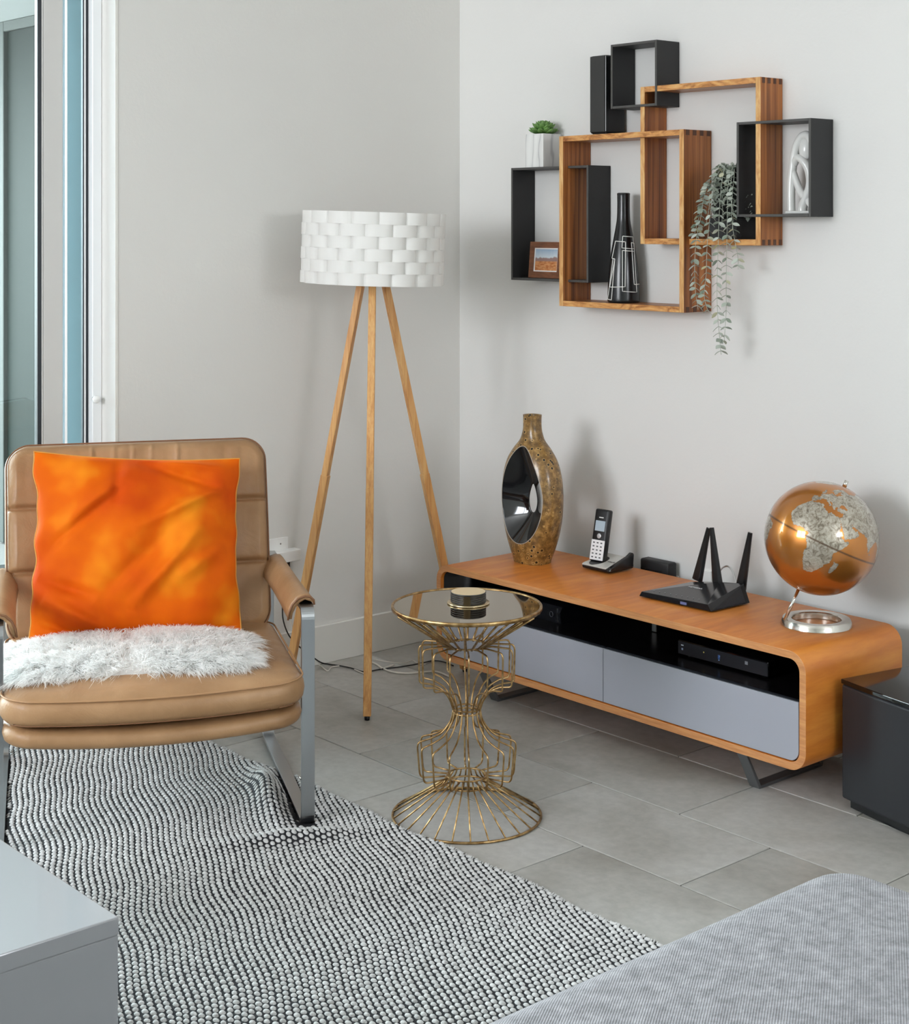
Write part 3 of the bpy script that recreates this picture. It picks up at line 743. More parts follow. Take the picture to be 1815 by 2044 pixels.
for z in (-.106, .105): tube(bm, [((RS-.0105)*math.cos(2*PI*k/48), (RS-.0105)*math.sin(2*PI*k/48), z) for k in range(48)], .0015, 6, closed=True)
for k in range(3): a = 2*PI*k/3; tube(bm, [(.014*math.cos(a), .014*math.sin(a), -.02), ((RS-.012)*math.cos(a), (RS-.012)*math.sin(a), -.105)], .0015, 6)
ob('wire_ring', bm, m_white, sh, True)
sh2 = sh

# ------------------------------------------------------------------ wire side table
TX, TY = 1.270, -1.0925
tb = thing('wire_side_table', 'round brass wire side table with a smoked mirror top', 'table', (TX, TY, 0))
zT = .4915
bm = bmesh.new(); lathe(bm, [(.1700, zT-.0015), (.1700, zT+.0002)], 96); ob('tabletop', bm, m_smoke, tb, False)
bm = bmesh.new(); n = 96; prof = [(.1702, zT-.005), (.1745, zT-.0070), (.1768, zT-.0055), (.1768, zT+.001), (.1755, zT+.0025), (.1722, zT+.0025), (.1706, zT+.0005)]
rings = [[bm.verts.new((r_*math.cos(2*PI*k/n), r_*math.sin(2*PI*k/n), z)) for k in range(n)] for r_, z in prof]
for i in range(len(rings)):
    A, B = rings[i], rings[(i+1) % len(rings)]
    for k in range(n): bm.faces.new((A[k], A[(k+1) % n], B[(k+1) % n], B[k]))
ob('rim_band', bm, m_brass, tb, True)
def ringt(name, r_, z, t_=.0022, parent=tb):
    bm = bmesh.new(); tube(bm, [(r_*math.cos(2*PI*k/64), r_*math.sin(2*PI*k/64), z) for k in range(64)], t_, 8, closed=True); return ob(name, bm, m_brass, parent, True)
ringt('wire_ring', .046, .400); ringt('wire_ring', .031, .252, .0020); ringt('wire_ring', .031, .243, .0020)
ringt('wire_ring', .050, .0755); ringt('wire_ring', .046, .096, .0020); ringt('base_ring', .1735, .0035, .0032)
def catmull(P_, k=6):
    out = []
    for i in range(len(P_)-1):
        p0 = P_[max(i-1, 0)]; p1 = P_[i]; p2 = P_[i+1]; p3 = P_[min(i+2, len(P_)-1)]
        for j in range(k):
            t = j/k; out.append(tuple(.5*((2*b)+(-a+c)*t+(2*a-5*b+4*c-d)*t*t+(-a+3*b-3*c+d)*t**3) for a, b, c, d in zip(p0, p1, p2, p3)))
    out.append(P_[-1]); return out
def rounded(P_, r_=.008, k=4):
    out = [P_[0]]
    for a, b, c in zip(P_, P_[1:], P_[2:]):
        A = Vector(a); B = Vector(b); Cc = Vector(c); d1 = (A-B); d2 = (Cc-B); l1 = min(r_, d1.length*.45); l2 = min(r_, d2.length*.45)
        p = B+d1.normalized()*l1; q = B+d2.normalized()*l2
        for j in range(k+1): t = j/k; out.append(tuple((1-t)**2*p+2*t*(1-t)*B+t*t*q))
    out.append(P_[-1]); return out
up_ = rounded([(.044, .398), (.062, .4015), (.108, .400), (.1125, .390), (.1105, .312), (.083, .3085)], .007) + catmull([(.083, .3085), (.058, .296), (.040, .272), (.0315, .2475)])[1:]
lo_ = catmull([(.0315, .2475), (.038, .222), (.060, .194), (.088, .1805)]) + rounded([(.088, .1805), (.1125, .1735), (.1155, .163), (.1100, .0985), (.104, .091), (.050, .0935)], .007)[1:]
me_up = None
for k in range(16):
    if me_up is None:
        bm = bmesh.new(); tube(bm, [(r_, 0, z) for r_, z in up_], .0021, 8); me_up = bm_mesh(bm); me_up.materials.append(m_brass); smooth(me_up)
        bm = bmesh.new(); tube(bm, [(r_, 0, z) for r_, z in lo_], .0021, 8); me_lo = bm_mesh(bm); me_lo.materials.append(m_brass); smooth(me_lo)
        bm = bmesh.new(); tube(bm, [(.0455, 0, .398), (.1715, 0, .4815)], .0026, 8); me_c = bm_mesh(bm); me_c.materials.append(m_brass); smooth(me_c)
        bm = bmesh.new(); tube(bm, rounded([(.046, 0, .094), (.056, 0, .0775), (.1735, 0, .004)], .006), .0019, 8); me_b = bm_mesh(bm); me_b.materials.append(m_brass); smooth(me_b)
    a = 2*PI*(k+.5)/16+.3
    link('cage_wire', me_up, None, tb, rot=(0, 0, a)); link('cage_wire', me_lo, None, tb, rot=(0, 0, a))
for k in range(22): link('cone_wire', me_c, None, tb, rot=(0, 0, 2*PI*k/22+.1))
for k in range(26): link('base_wire', me_b, None, tb, rot=(0, 0, 2*PI*k/26+.05))

# coasters
CX, CY, CZ = 1.256, -1.075, zT+.0003
hold = thing('coaster_holder', 'round brass and black coaster tray on the smoked mirror table', 'coaster holder', (CX, CY, CZ))
bm = bmesh.new(); lathe(bm, [(.0485, 0), (.050, .001), (.050, .003), (.0485, .004)], 64); ob('tray', bm, mat('champagne_metal', srgb(214, 196, 160), .25, .9), hold, True)
va = math.atan2(CAMP.y-CY, CAMP.x-CX)
bm = bmesh.new()
for i in range(9):
    a = va-.25+(.36*i/8)
    bm.verts.new((.0455*math.cos(a), .0455*math.sin(a), .004)); bm.verts.new((.0455*math.cos(a), .0455*math.sin(a), .0255 if 0 < i < 8 else .022))
bm.verts.ensure_lookup_table()
for i in range(8): bm.faces.new((bm.verts[2*i], bm.verts[2*i+2], bm.verts[2*i+3], bm.verts[2*i+1]))
o = ob('clip', bm, mat('bronze', srgb(92, 78, 58), .3, .9), hold); so = o.modifiers.new('s', 'SOLIDIFY'); so.thickness = .0012
m_cork = Mat('tan_leatherette', srgb(206, 182, 146), .7); m_cork.bump(m_cork.noise(m_cork.coord(), 300, 2), .2, .0005); m_cork = m_cork.m
m_cside = Mat('black_woven_side', srgb(24, 24, 26), .3); m_cside.bump(m_cside.noise(m_cside.coord((1, 1, 1)), 420, 2), .8, .001); m_cside = m_cside.m
for i in range(5):
    z0 = CZ+.0042+i*.0048; top_ = i == 4
    t = thing('drink_coaster', 'tan round coaster on top of the stack' if top_ else ['lowest round coaster, lying on the brass tray', 'round coaster directly on the lowest one of the stack', 'middle round coaster of the stack of five', 'round coaster just under the tan topmost one'][i], 'coaster', (CX, CY, z0), i*.7, 'round coasters stacked on the side table')
    bm = bmesh.new(); lathe(bm, [(.0405, 0), (.0418, .0008), (.0418, .0036), (.0405, .0044)], 56); ob('body', bm, m_cside, t, True)
    bm = bmesh.new(); lathe(bm, [(.0402, .00441), (.0402, .00465)], 56); ob('face', bm, m_cork, t, False)

# ------------------------------------------------------------------ sideboard
SX0, SX1, SY0, SY1, SZ0, SZ1 = .450, 1.785, -.487, -.090, .0925, .3745
sbd = thing('media_sideboard', 'low cherry wood media bench with rounded corners and grey drawers', 'sideboard', (1.1175, -.29, 0))
def ls(p): return (p[0]-1.1175, p[1]+.29, p[2])
TW = .019
oo = [(p[0]-1.1175, p[1]) for p in rrect(SX0, SZ0, SX1, SZ1, .048, 10)]; ii = [(p[0]-1.1175, p[1]) for p in rrect(SX0+TW, SZ0+TW, SX1-TW, SZ1-TW, .029, 10)]
bm = bmesh.new(); loop_solid(bm, oo, ii, 'y', SY0+.29, SY1+.29, 1, 0)
o = link('body_shell', bm_mesh(bm), [m_cherry_top, m_cherry_edge], sbd); 
for f in o.data.polygons: f.use_smooth = abs(f.normal.y) < .5
bv = o.modifiers.new('b', 'BEVEL'); bv.width = .0012; bv.segments = 2; bv.limit_method = 'ANGLE'; bv.angle_limit = R(50)
ig = TW+.0006
i1 = [(p[0]-1.1175, p[1]) for p in rrect(SX0+ig, SZ0+ig, SX1-ig, SZ1-ig, .028, 10)]; i2 = [(p[0]-1.1175, p[1]) for p in rrect(SX0+ig+.002, SZ0+ig+.002, SX1-ig-.002, SZ1-ig-.002, .026, 10)]
bm = bmesh.new(); loop_solid(bm, i1, i2, 'y', SY0+.29+.012, SY1+.29-.004); ob('dark_lining', bm, m_interior, sbd, True)
bm = bmesh.new(); extrude_poly(bm, i2, 'y', SY1+.29-.010, SY1+.29-.003); ob('back_panel', bm, m_interior, sbd)
ob('shelf', boxm(ls((SX0+TW+.003, SY0+.004, .2455)), ls((SX1-TW-.003, SY1-.011, .2545)), .001, 1), m_interior, sbd)
ob('divider', boxm(ls((1.108, SY0+.012, .114)), ls((1.126, SY1-.011, .2452))), m_interior, sbd)
def drawer(x0, x1, rl, rr_):
    z0, z1 = .1145, .2565; pts = []
    def arc(cx, cz, r_, a0):
        for k in range(7): a = R(a0+90*k/6); pts.append((cx+r_*math.cos(a)-1.1175, cz+r_*math.sin(a)))
    pts.append((x1-1.1175, z1)); pts.append((x0-1.1175, z1))
    if rl: arc(x0+.026, z0+.026, .026, 180)
    else: pts.append((x0-1.1175, z0))
    if rr_: arc(x1-.026, z0+.026, .026, 270)
    else: pts.append((x1-1.1175, z0))
    bm = bmesh.new(); extrude_poly(bm, pts, 'y', SY0+.29+.0015, SY0+.29+.018)
    o = ob('drawer', bm, m_drawer, sbd); b_ = o.modifiers.new('b', 'BEVEL'); b_.width = .001; b_.segments = 2; b_.limit_method = 'ANGLE'
    bm = boxm((x0-1.1175+.002, SY0+.29+.004, z1+.0002), (x1-1.1175-.002, SY0+.29+.016, z1+.0022)); ob('drawer_lip', bm, m_gasket, o)
drawer(SX0+TW+.003, 1.1285, True, False); drawer(1.1305, SX1-TW-.003, False, True)
for xl in (.634, 1.579):
    fr = [(SY0+.29+.001, SZ0), (SY0+.29+.051, .0)]
    outer = [(-.196, SZ0-.0005), (-.146, 0), (.110, 0), (.150, SZ0-.0005)]; inner = [(-.186, SZ0-.0055), (-.140, .008), (.105, .008), (.142, SZ0-.0055)]
    bm = bmesh.new(); loop_solid(bm, outer, inner, 'x', xl-1.1175, xl-1.1175+.031); o = ob('sled_leg', bm, m_gunmetal, sbd)
    b_ = o.modifiers.new('b', 'BEVEL'); b_.width = .0008; b_.segments = 1; b_.limit_method = 'ANGLE'
# sticker and bracket seen in the dark bay
ob('label_sticker', boxm(ls((.722, -.1022, .193)), ls((.766, -.1015, .234))), mat('grey_sticker', srgb(120, 122, 124), .6), sbd)
for i in range(4): ob('printed_line', boxm(ls((.726, -.1026, .201+i*.008)), ls((.760-.004*(i % 2), -.1023, .204+i*.008))), m_black, sbd)
ob('metal_bracket', boxm(ls((1.093, -.252, .2565)), ls((1.109, -.249, .2950)), .0005, 1), m_steel, sbd)

# devices inside
cb = thing('cable_box', 'slim black set top box with small lights in the right bay', 'set-top box', (1.4465, -.30, .2548))
bm = boxm((-.147, -.080, .003), (.147, .10, .042), .004, 2); ob('casing', bm, m_pianoblack, cb)
ob('front_panel', boxm((-.1455, -.0825, .0055), (.1455, -.0795, .039), .001, 1), mat('dark_grey_gloss', srgb(46, 46, 50), .18), cb)
for a, b in ((-.12, -.06), (.12, -.06), (-.12, .08), (.12, .08)):
    bm = bmesh.new(); lathe(bm, [(.008, 0), (.008, .0032)], 14, c=(a, b)); ob('foot', bm, m_black, cb)
def led(x, z, sx, sz, col, st_):
    m = mat('indicator_light', col, .4, 0, Emission_Color=col, Emission_Strength=st_); ob('indicator', boxm((x-sx/2, -.0832, z-sz/2), (x+sx/2, -.0826, z+sz/2)), m, cb)
led(-.130, .030, .008, .0025, (.5, .55, .6, 1), .15); led(-.130, .020, .005, .005, (.2, .25, .35, 1), .15); led(-.058, .026, .0025, .003, (.5, .4, .1, 1), .3)
led(-.008, .024, .006, .010, (.02, .06, .18, 1), .3); led(-.006, .026, .002, .004, (.4, .55, .8, 1), .5); led(-.008, .016, .003, .002, (.2, .35, .6, 1), .3)
led(.080, .027, .009, .008, (.25, .26, .28, 1), .02)
gc = thing('game_console', 'black console with a round power button in the left bay', 'console', (.725, -.30, .2548))
bm = bmesh.new(); extrude_poly(bm, [(-.085, .0), (-.092, .030), (-.080, .047), (.115, .047), (.115, .0)], 'x', -.15, .148); ob('casing', bm, mat('satin_black', srgb(26, 27, 32), .25), gc)
bm = bmesh.new(); tube(bm, [(.114+.0065*math.cos(2*PI*k/24), 0, .024+.0075*math.sin(2*PI*k/24)) for k in range(24)], .0006, 6, closed=True)
o = ob('power_button_ring', bm, mat('grey_ring', srgb(130, 132, 136), .3, .6), gc, True, (0, -.0915, 0))
ob('front_seam', boxm((.138, -.0925, .006), (.1388, -.087, .044)), m_steel, gc)

# ------------------------------------------------------------------ tall vase with the through hole
ZT = SZ1+.0004
VC = Vector((.6240, -.259, ZT))
vase = thing('pierced_vase', 'speckled gold brown ceramic vase with an oval opening lined black', 'vase', tuple(VC))
vz = [(0, .056, .047), (.012, .060, .049), (.04, .073, .054), (.08, .089, .058), (.13, .102, .061), (.19, .1075, .062), (.25, .103, .060), (.30, .088, .054), (.335, .065, .043), (.362, .041, .031), (.383, .031, .027), (.400, .0275, .025), (.425, .0270, .0245), (.4385, .0280, .025)]
def vab(z):
    for (z0, a0, b0), (z1, a1, b1) in zip(vz, vz[1:]):
        if z <= z1:
            t = (z-z0)/(z1-z0); return a0+(a1-a0)*t, b0+(b1-b0)*t
    return vz[-1][1:]
zs = [q[0] for q in catmull([(z, a, b) for z, a, b in vz], 4)]; ab = [q[1:] for q in catmull([(z, a, b) for z, a, b in vz], 4)]
def vab(z): return (float(np.interp(z, zs, [q[0] for q in ab])), float(np.interp(z, zs, [q[1] for q in ab])))
E_ = 2.5
def sup2(a, A, B): c, s = math.cos(a), math.sin(a); return A*math.copysign(abs(c)**(2/E_), c), B*math.copysign(abs(s)**(2/E_), s)
bm = bmesh.new(); n = 72; rings = []
for z, (A, B) in zip(zs, ab): rings.append([bm.verts.new((*sup2(2*PI*k/n, A, B), z)) for k in range(n)])
for ins, z in ((.004, .4365), (.006, .41), (.008, .38)):
    A, B = vab(z); rings.append([bm.verts.new((*sup2(2*PI*k/n, A-ins, B-ins), z)) for k in range(n)])
for A_, B_ in zip(rings, rings[1:]):
    for k in range(n): bm.faces.new((A_[k], A_[(k+1) % n], B_[(k+1) % n], B_[k]))
bm.faces.new(rings[0][::-1]); bm.faces.new(rings[-1])
me_v = bm_mesh(bm)
def surfy(a, z):
    A, B = vab(z); t = min(abs(a)/A, .999); return B*(1-t**E_)**(1/E_)
def rim(ph):
    c, s = math.cos(ph), math.sin(ph); zc = .198
    w_ = .088*(1-.30*max(0, s)**1.5); return (w_*c, zc+(.150 if s > 0 else .138)*s)
def hole(ph):
    c, s = math.cos(ph), math.sin(ph); w_ = .017*(1-.45*max(0, s)**1.5); return (.004+w_*c, .185+(.048 if s > 0 else .038)*s)
def funnel(prof, ext):
    """rings from the front rim through the waist to the back rim"""
    V = []; F = []; N = 72; rows_ = []
    for side in (-1, 1):
        seq = prof if side == -1 else prof[::-1][1:]
        for s_ in seq:
            for k in range(N):
                ph = 2*PI*k/N; (ra, rz), (ha, hz) = rim(ph), hole(ph); e = min(s_, 1)
                a = ha+(ra-ha)*e; z = hz+(rz-hz)*e; Y = surfy(*rim(ph))*((e**1.25) if e < 1 else 1)
                if s_ > 1: a, z = ha+(ra-ha)*1.02, hz+(rz-hz)*1.02; Y = Y+.05
                V.append((a, side*Y, z))
            rows_.append(len(V)-N)
    for A_, B_ in zip(rows_, rows_[1:]):
        for k in range(N): j = (k+1) % N; F.append((A_+k, A_+j, B_+j, B_+k))
    if ext: F.append(tuple(range(N))[::-1]); F.append(tuple(range(rows_[-1], rows_[-1]+N)))
    return V, F
steps = [1, .97, .93, .87, .8, .7, .6, .5, .4, .3, .2, .1, .04, 0]
V, F = funnel([1.2]+steps, True); cut = mesh_from(V, F); bmx = bmesh.new(); bmx.from_mesh(cut); bmesh.ops.recalc_face_normals(bmx, faces=bmx.faces); bmx.to_mesh(cut); bmx.free()
oa = bpy.data.objects.new('vase_raw', me_v); ob_ = bpy.data.objects.new('vase_cut', cut); C.objects.link(oa); C.objects.link(ob_)
bo = oa.modifiers.new('b', 'BOOLEAN'); bo.object = ob_; bo.operation = 'DIFFERENCE'; bo.solver = 'EXACT'
bpy.context.view_layer.update(); dg = bpy.context.evaluated_depsgraph_get(); me_f = bpy.data.meshes.new_from_object(oa.evaluated_get(dg))
bpy.data.objects.remove(oa); bpy.data.objects.remove(ob_)
def glaze():
    M = Mat('speckled_gold_glaze', srgb(150, 112, 58), .28); v = M.coord()
    n1 = M.noise(v, 55, 6, .75); n0 = M.noise(v, 7, 3, .5); vo = M.n('ShaderNodeTexVoronoi'); vo.inputs['Scale'].default_value = 62; M.l(v, vo.inputs['Vector']); vo.inputs['Randomness'].default_value = 1.0
    gate = M.ramp(M.noise(v, 16, 2), [(.44, (0, 0, 0, 1)), (.48, (1, 1, 1, 1))])
    pit = M.ramp(vo.outputs['Distance'], [(.20, (1, 1, 1, 1)), (.27, (0, 0, 0, 1))]); pit = M.mix(1, pit, gate, 'MULTIPLY')
    c = M.ramp(n1, [(.36, srgb(58, 42, 22)), (.5, srgb(124, 94, 50)), (.64, srgb(186, 148, 88))])
    c = M.mix(.35, c, M.ramp(n0, [(.35, srgb(84, 72, 46)), (.65, srgb(166, 120, 58))]))
    ring = M.ramp(vo.outputs['Distance'], [(.25, (0, 0, 0, 1)), (.30, (1, 1, 1, 1)), (.38, (0, 0, 0, 1))]); ring = M.mix(1, ring, gate, 'MULTIPLY')
    c = M.mix(ring, c, srgb(196, 160, 100)); c = M.mix(pit, c, srgb(22, 15, 8)); M.col(c)
    M.bump(pit, -.6, .003); M.b.inputs['Coat Weight'].default_value = .3; M.b.inputs['Coat Roughness'].default_value = .12; return M.m
m_glaze = glaze(); me_f.materials.clear(); me_f.materials.append(m_glaze)
vb = link('vase_body', me_f, None, vase, sm=True)
es = vb.modifiers.new('e', 'EDGE_SPLIT'); es.split_angle = R(38)
V, F = funnel(steps, False); me = mesh_from([(a*1.0, y, z) for a, y, z in V], F)
ln = link('black_lining', me, mat('black_glaze', srgb(12, 12, 15), .08, 0, Coat_Weight=.6), vase, sm=True)
so = ln.modifiers.new('s', 'SOLIDIFY'); so.thickness = -.0016; so.offset = 0
bm = bmesh.new(); tube(bm, [(rim(2*PI*k/72)[0], -surfy(*rim(2*PI*k/72))-.0002, rim(2*PI*k/72)[1]) for k in range(72)], .0011, 6, closed=True)
ob('rim_edge', bm, mat('pale_glaze_line', srgb(190, 180, 168), .2), vase, True)

# ------------------------------------------------------------------ cordless phone
ph = thing('charging_dock', 'silver and black charging dock holding the cordless handset on the sideboard', 'phone dock', (.850, -.165, ZT))
bm = bmesh.new(); extrude_poly(bm, [(-.050, .003), (.052, .003), (.056, .012), (.050, .020), (-.052, .0115)], 'x', -.061, .046); o = ob('lower_casing', bm, m_black, ph); b_ = o.modifiers.new('b', 'BEVEL'); b_.width = .0025; b_.segments = 2
bm = bmesh.new(); extrude_poly(bm, [(-.052, .0118), (-.050, .0155), (-.044, .0175), (.050, .0335), (.054, .031), (.052, .020)], 'x', -.0625, .034); o = ob('silver_cover', bm, mat('silver_plastic', srgb(204, 202, 196), .35, .15), ph); b_ = o.modifiers.new('b', 'BEVEL'); b_.width = .0025; b_.segments = 3
bm = bmesh.new(); extrude_poly(bm, [(-.050, .006), (-.046, .0165), (.030, .040), (.048, .050), (.053, .045), (.050, .015), (.044, .006)], 'x', .0345, .050); o = ob('side_grip', bm, mat('black_gloss_plastic', srgb(22, 22, 24), .22), ph); b_ = o.modifiers.new('b', 'BEVEL'); b_.width = .003; b_.segments = 2
slope = math.atan2(.016, .094)
bm = bmesh.new(); lathe(bm, [(1, 0), (1, .0012)], 36, .0235, .036); ob('cradle_well', bm, m_black, ph, False, (-.0285, -.012, .0221), (slope, 0, 0))
cu = bpy.data.curves.new('lettering', 'FONT'); cu.body = 'vtech'; cu.size = .0125; cu.extrude = .0001; cu.align_x = 'CENTER'
def textmesh(cu, name, m, parent, loc, rot):
    o = bpy.data.objects.new('tmp_text', cu); C.objects.link(o); bpy.context.view_layer.update()
    me = bpy.data.meshes.new_from_object(o.evaluated_get(bpy.context.evaluated_depsgraph_get())); bpy.data.objects.remove(o)
    return link(name, me, m, parent, loc, rot)
textmesh(cu, 'lettering', m_black, ph, (.014, -.010, .0240), (slope, 0, 0))
hs = thing('phone_handset', 'slim cordless handset with white keypad standing in its base', 'phone', tuple(Vector((.850, -.165, ZT))+Vector((-.032, -.022, .020))), R(6))
HI = R(-12)
hp = lambda y, z: (y, z)
bm = boxm((-.0255, -.002, 0), (.0255, .020, .152), .0055, 3); ob('body', bm, m_black, hs, True, (0, 0, .001), (HI, 0, 0))
bm = boxm((-.0240, -.0030, .004), (.0240, -.0015, .062), .0006, 1); kp = ob('keypad', bm, mat('white_keypad', srgb(240, 240, 242), .35), hs, False, (0, 0, .001), (HI, 0, 0))
bm = bmesh.new()
for r_ in range(5):
    for c_ in range(3): box(bm, (-.0175+c_*.0135, -.0034, .010+r_*.0105), (-.0110+c_*.0135, -.0030, .0138+r_*.0105), .0)
ob('key_print', bm, mat('dark_print', srgb(90, 92, 96), .5), kp)
ob('screen', boxm((-.0175, -.0030, .088), (.0175, -.0018, .118), .0004, 1), mat('pale_lcd', srgb(176, 192, 204), .15), hs, False, (0, 0, .001), (HI, 0, 0))
bm = bmesh.new(); lathe(bm, [(.0075, 0), (.0075, .0012), (.006, .0018)], 20); ob('navigation_button', bm, mat('silver_key', srgb(210, 210, 212), .25, .4), hs, True, (0, .0145, .0735), (R(90)+HI, 0, 0))
ob('earpiece', boxm((-.007, -.0031, .126), (.009, -.0019, .129), .0004, 1), m_white, hs, False, (0, 0, .001), (HI, 0, 0))

# ------------------------------------------------------------------ power brick on the outlet behind
bk_ = thing('power_brick', 'black power adapter plugged in low on the wall beside the phone', 'adapter', (.922, -.0135, .3585))
bm = boxm((-.056, -.038, -.012), (.056, .0, .037), .006, 3); ob('casing', bm, mat('matte_black', srgb(24, 24, 26), .5), bk_, True)
ob('ridge', boxm((-.052, -.0395, .008), (.030, -.037, .010), .0004, 1), m_pianoblack, bk_)
op = thing('wall_outlet', 'white outlet plate behind the black power adapter on the right wall', 'outlet', (.91, 0, .335))
bm = boxm((-.064, -.0055, -.055), (.064, 0, .018), .002, 2); ob('plate', bm, m_white, op); ob('socket_block', boxm((-.03, -.0130, -.02), (.03, -.0055, .010), .001, 1), m_white, op)
pw = fy(1410, 1144, 0)
o2 = thing('wall_socket', 'white cover plate on the right wall behind the router antennas', 'outlet', (pw.x, 0, pw.z-.02))
ob('plate', boxm((-.028, -.008, -.05), (.024, 0, .030), .002, 2), m_white, o2)
wc = thing('white_router_cable', 'grey white cable arching behind the black router', 'cable', tuple(Vector((1.30, -.12, ZT))))
pts = [fy(1438, 1139, -.115), fy(1443, 1133, -.12), fy(1452, 1130, -.125), fy(1460, 1136, -.13), fy(1466, 1149, -.135), fy(1470, 1164, -.14)]
bm = bmesh.new(); tube(bm, catmull([tuple(p-Vector((1.30, -.12, ZT))) for p in pts], 6), .0024, 8); ob('cord', bm, mat('grey_cord', srgb(196, 196, 194), .5), wc, True)

# ------------------------------------------------------------------ router
rt = thing('wifi_router', 'black angular router with three upright antennas on the sideboard', 'router', (1.262, -.268, ZT), R(2.5))
# local: x -.125..+.125, y -.083 (front) .. +.078 (rear)
Vt = {'fl': (-.125, -.083, .003), 'fr': (.118, -.083, .003), 'bl': (-.090, .082, .003), 'br': (.128, .070, .003),
      'tfl': (-.121, -.078, .015), 'tfr': (.104, -.080, .019), 'tbl': (-.070, .076, .026), 'tbm': (.02, .080, .040), 'tbr': (.112, .066, .052)}
def router_body():
    bm = bmesh.new(); v = {k: bm.verts.new(c) for k, c in Vt.items()}
    for f in (('fl', 'fr', 'tfr', 'tfl'), ('tfl', 'tfr', 'tbr', 'tbm', 'tbl'), ('fr', 'br', 'tbr', 'tfr'), ('fl', 'tfl', 'tbl', 'bl'), ('bl', 'tbl', 'tbm', 'tbr', 'br'), ('fl', 'bl', 'br', 'fr')):
        bm.faces.new([v[q] for q in f])
    bmesh.ops.triangulate(bm, faces=[f for f in bm.faces if len(f.verts) > 4]); bmesh.ops.bevel(bm, geom=list(bm.edges), offset=.0009, segments=1, affect='EDGES'); return bm
ob('casing', router_body(), mat('router_black', srgb(24, 24, 27), .16), rt)
for a, b in ((-.1, -.06), (.1, -.06), (-.07, .06), (.1, .05)):
    bm = bmesh.new(); lathe(bm, [(.005, 0), (.005, .0032)], 12, c=(a, b)); ob('foot', bm, m_black, rt)
A0, A1, A2, A3 = [Vector(Vt[q]) for q in ('fr', 'br', 'tbr', 'tfr')]; cen = (A0+A1+A2+A3)/4; nn = (A1-A0).cross(A2-A0).normalized()
if nn.x < 0: nn = -nn
bm = bmesh.new(); q = [bm.verts.new(cen+(p-cen)*.78+nn*.0006) for p in (A0, A1, A2, A3)]; bm.faces.new(q); vent = ob('vent_panel', bm, m_gasket, rt)
bm = bmesh.new(); ax = (A1-A0).normalized(); az = nn.cross(ax).normalized()
if az.z < 0: az = -az
for i in range(20):
    for j in range(8):
        u_ = (i+.5)/20; zt_ = (j+.5)/8; lo = A0.lerp(A1, u_); hi = A3.lerp(A2, u_); c = lo.lerp(hi, zt_); c = cen+(c-cen)*.76+nn*.0009
        s1, s2 = ax*.0022, az*.0010
        bm.faces.new([bm.verts.new(c+a*s1+b*s2) for a, b in ((-1, -1), (1, -1), (1, 1), (-1, 1))])
ob('mesh_openings', bm, mat('vent_blue_black', srgb(34, 36, 48), .3), vent)['kind'] = 'stuff'
cu = bpy.data.curves.new('lettering', 'FONT'); cu.body = 'NETGEAR'; cu.size = .0105; cu.extrude = .0001; cu.align_x = 'CENTER'
N_ = (Vector(Vt['tfr'])-Vector(Vt['tfl'])).cross(Vector(Vt['tbm'])-Vector(Vt['tfl'])).normalized(); xa = (Vector(Vt['tfr'])-Vector(Vt['tfl'])).normalized(); ya = N_.cross(xa)
mr = Matrix((xa, ya, N_)).transposed().to_euler()
def on_top(x, y):
    p0 = Vector(Vt['tfl']); z = p0.z-(N_.x*(x-p0.x)+N_.y*(y-p0.y))/N_.z; return Vector((x, y, z))
textmesh(cu, 'lettering', mat('silver_print', srgb(236, 236, 238), .5), rt, on_top(-.006, .006)+N_*.0012, mr)
for i in range(9):
    ob('status_mark', boxm((-.0012, -.0012, 0), (.0012, .0012, .0003)), mat('mark', srgb(120, 124, 130), .4) if i == 0 else bpy.data.materials['mark'], rt, False, on_top(-.092+i*.019, -.060)+N_*.0012, mr)
ob('front_window', boxm((.016, -.0845, .006), (.036, -.0815, .0125), .0005, 1), mat('front_light', srgb(70, 76, 110), .2, 0, Emission_Color=(.25, .3, .6, 1), Emission_Strength=.25), rt)
def antenna(bx, by, bz, tx, ty, tz):
    p0, p1 = Vector((bx, by, bz)), Vector((tx, ty, tz)); t = (p1-p0).normalized(); s_ = (Vector((1, .12, 0))-t*Vector((1, .12, 0)).dot(t)).normalized(); o_ = t.cross(s_)
    bm = bmesh.new(); A = []; B = []
    for a, b in ((-1, -.5), (-.5, -1), (.5, -1), (1, -.5), (1, .6), (-1, .6)):
        A.append(bm.verts.new(p0+s_*a*.0150+o_*b*.006)); B.append(bm.verts.new(p1+s_*a*.0062+o_*b*.004))
    bm.faces.new(A[::-1]); bm.faces.new(B)
    for i in range(6): bm.faces.new((A[i], A[(i+1) % 6], B[(i+1) % 6], B[i]))
    bmesh.ops.bevel(bm, geom=list(bm.edges), offset=.0006, segments=1, affect='EDGES'); ob('antenna', bm, mat('antenna_black', srgb(20, 20, 22), .3), rt)
rtm = rt.matrix_basis.inverted()
for (bu_, bv_), (tu_, tv_), yy in (((1392, 1158), (1415, 1054), -.195), ((1433, 1168), (1421, 1053), -.195), ((1479, 1175), (1498, 1063), -.200)):
    a = rtm @ fy(bu_, bv_, yy+.022); b = rtm @ fy(tu_, tv_, yy+.022); antenna(*a, *b)

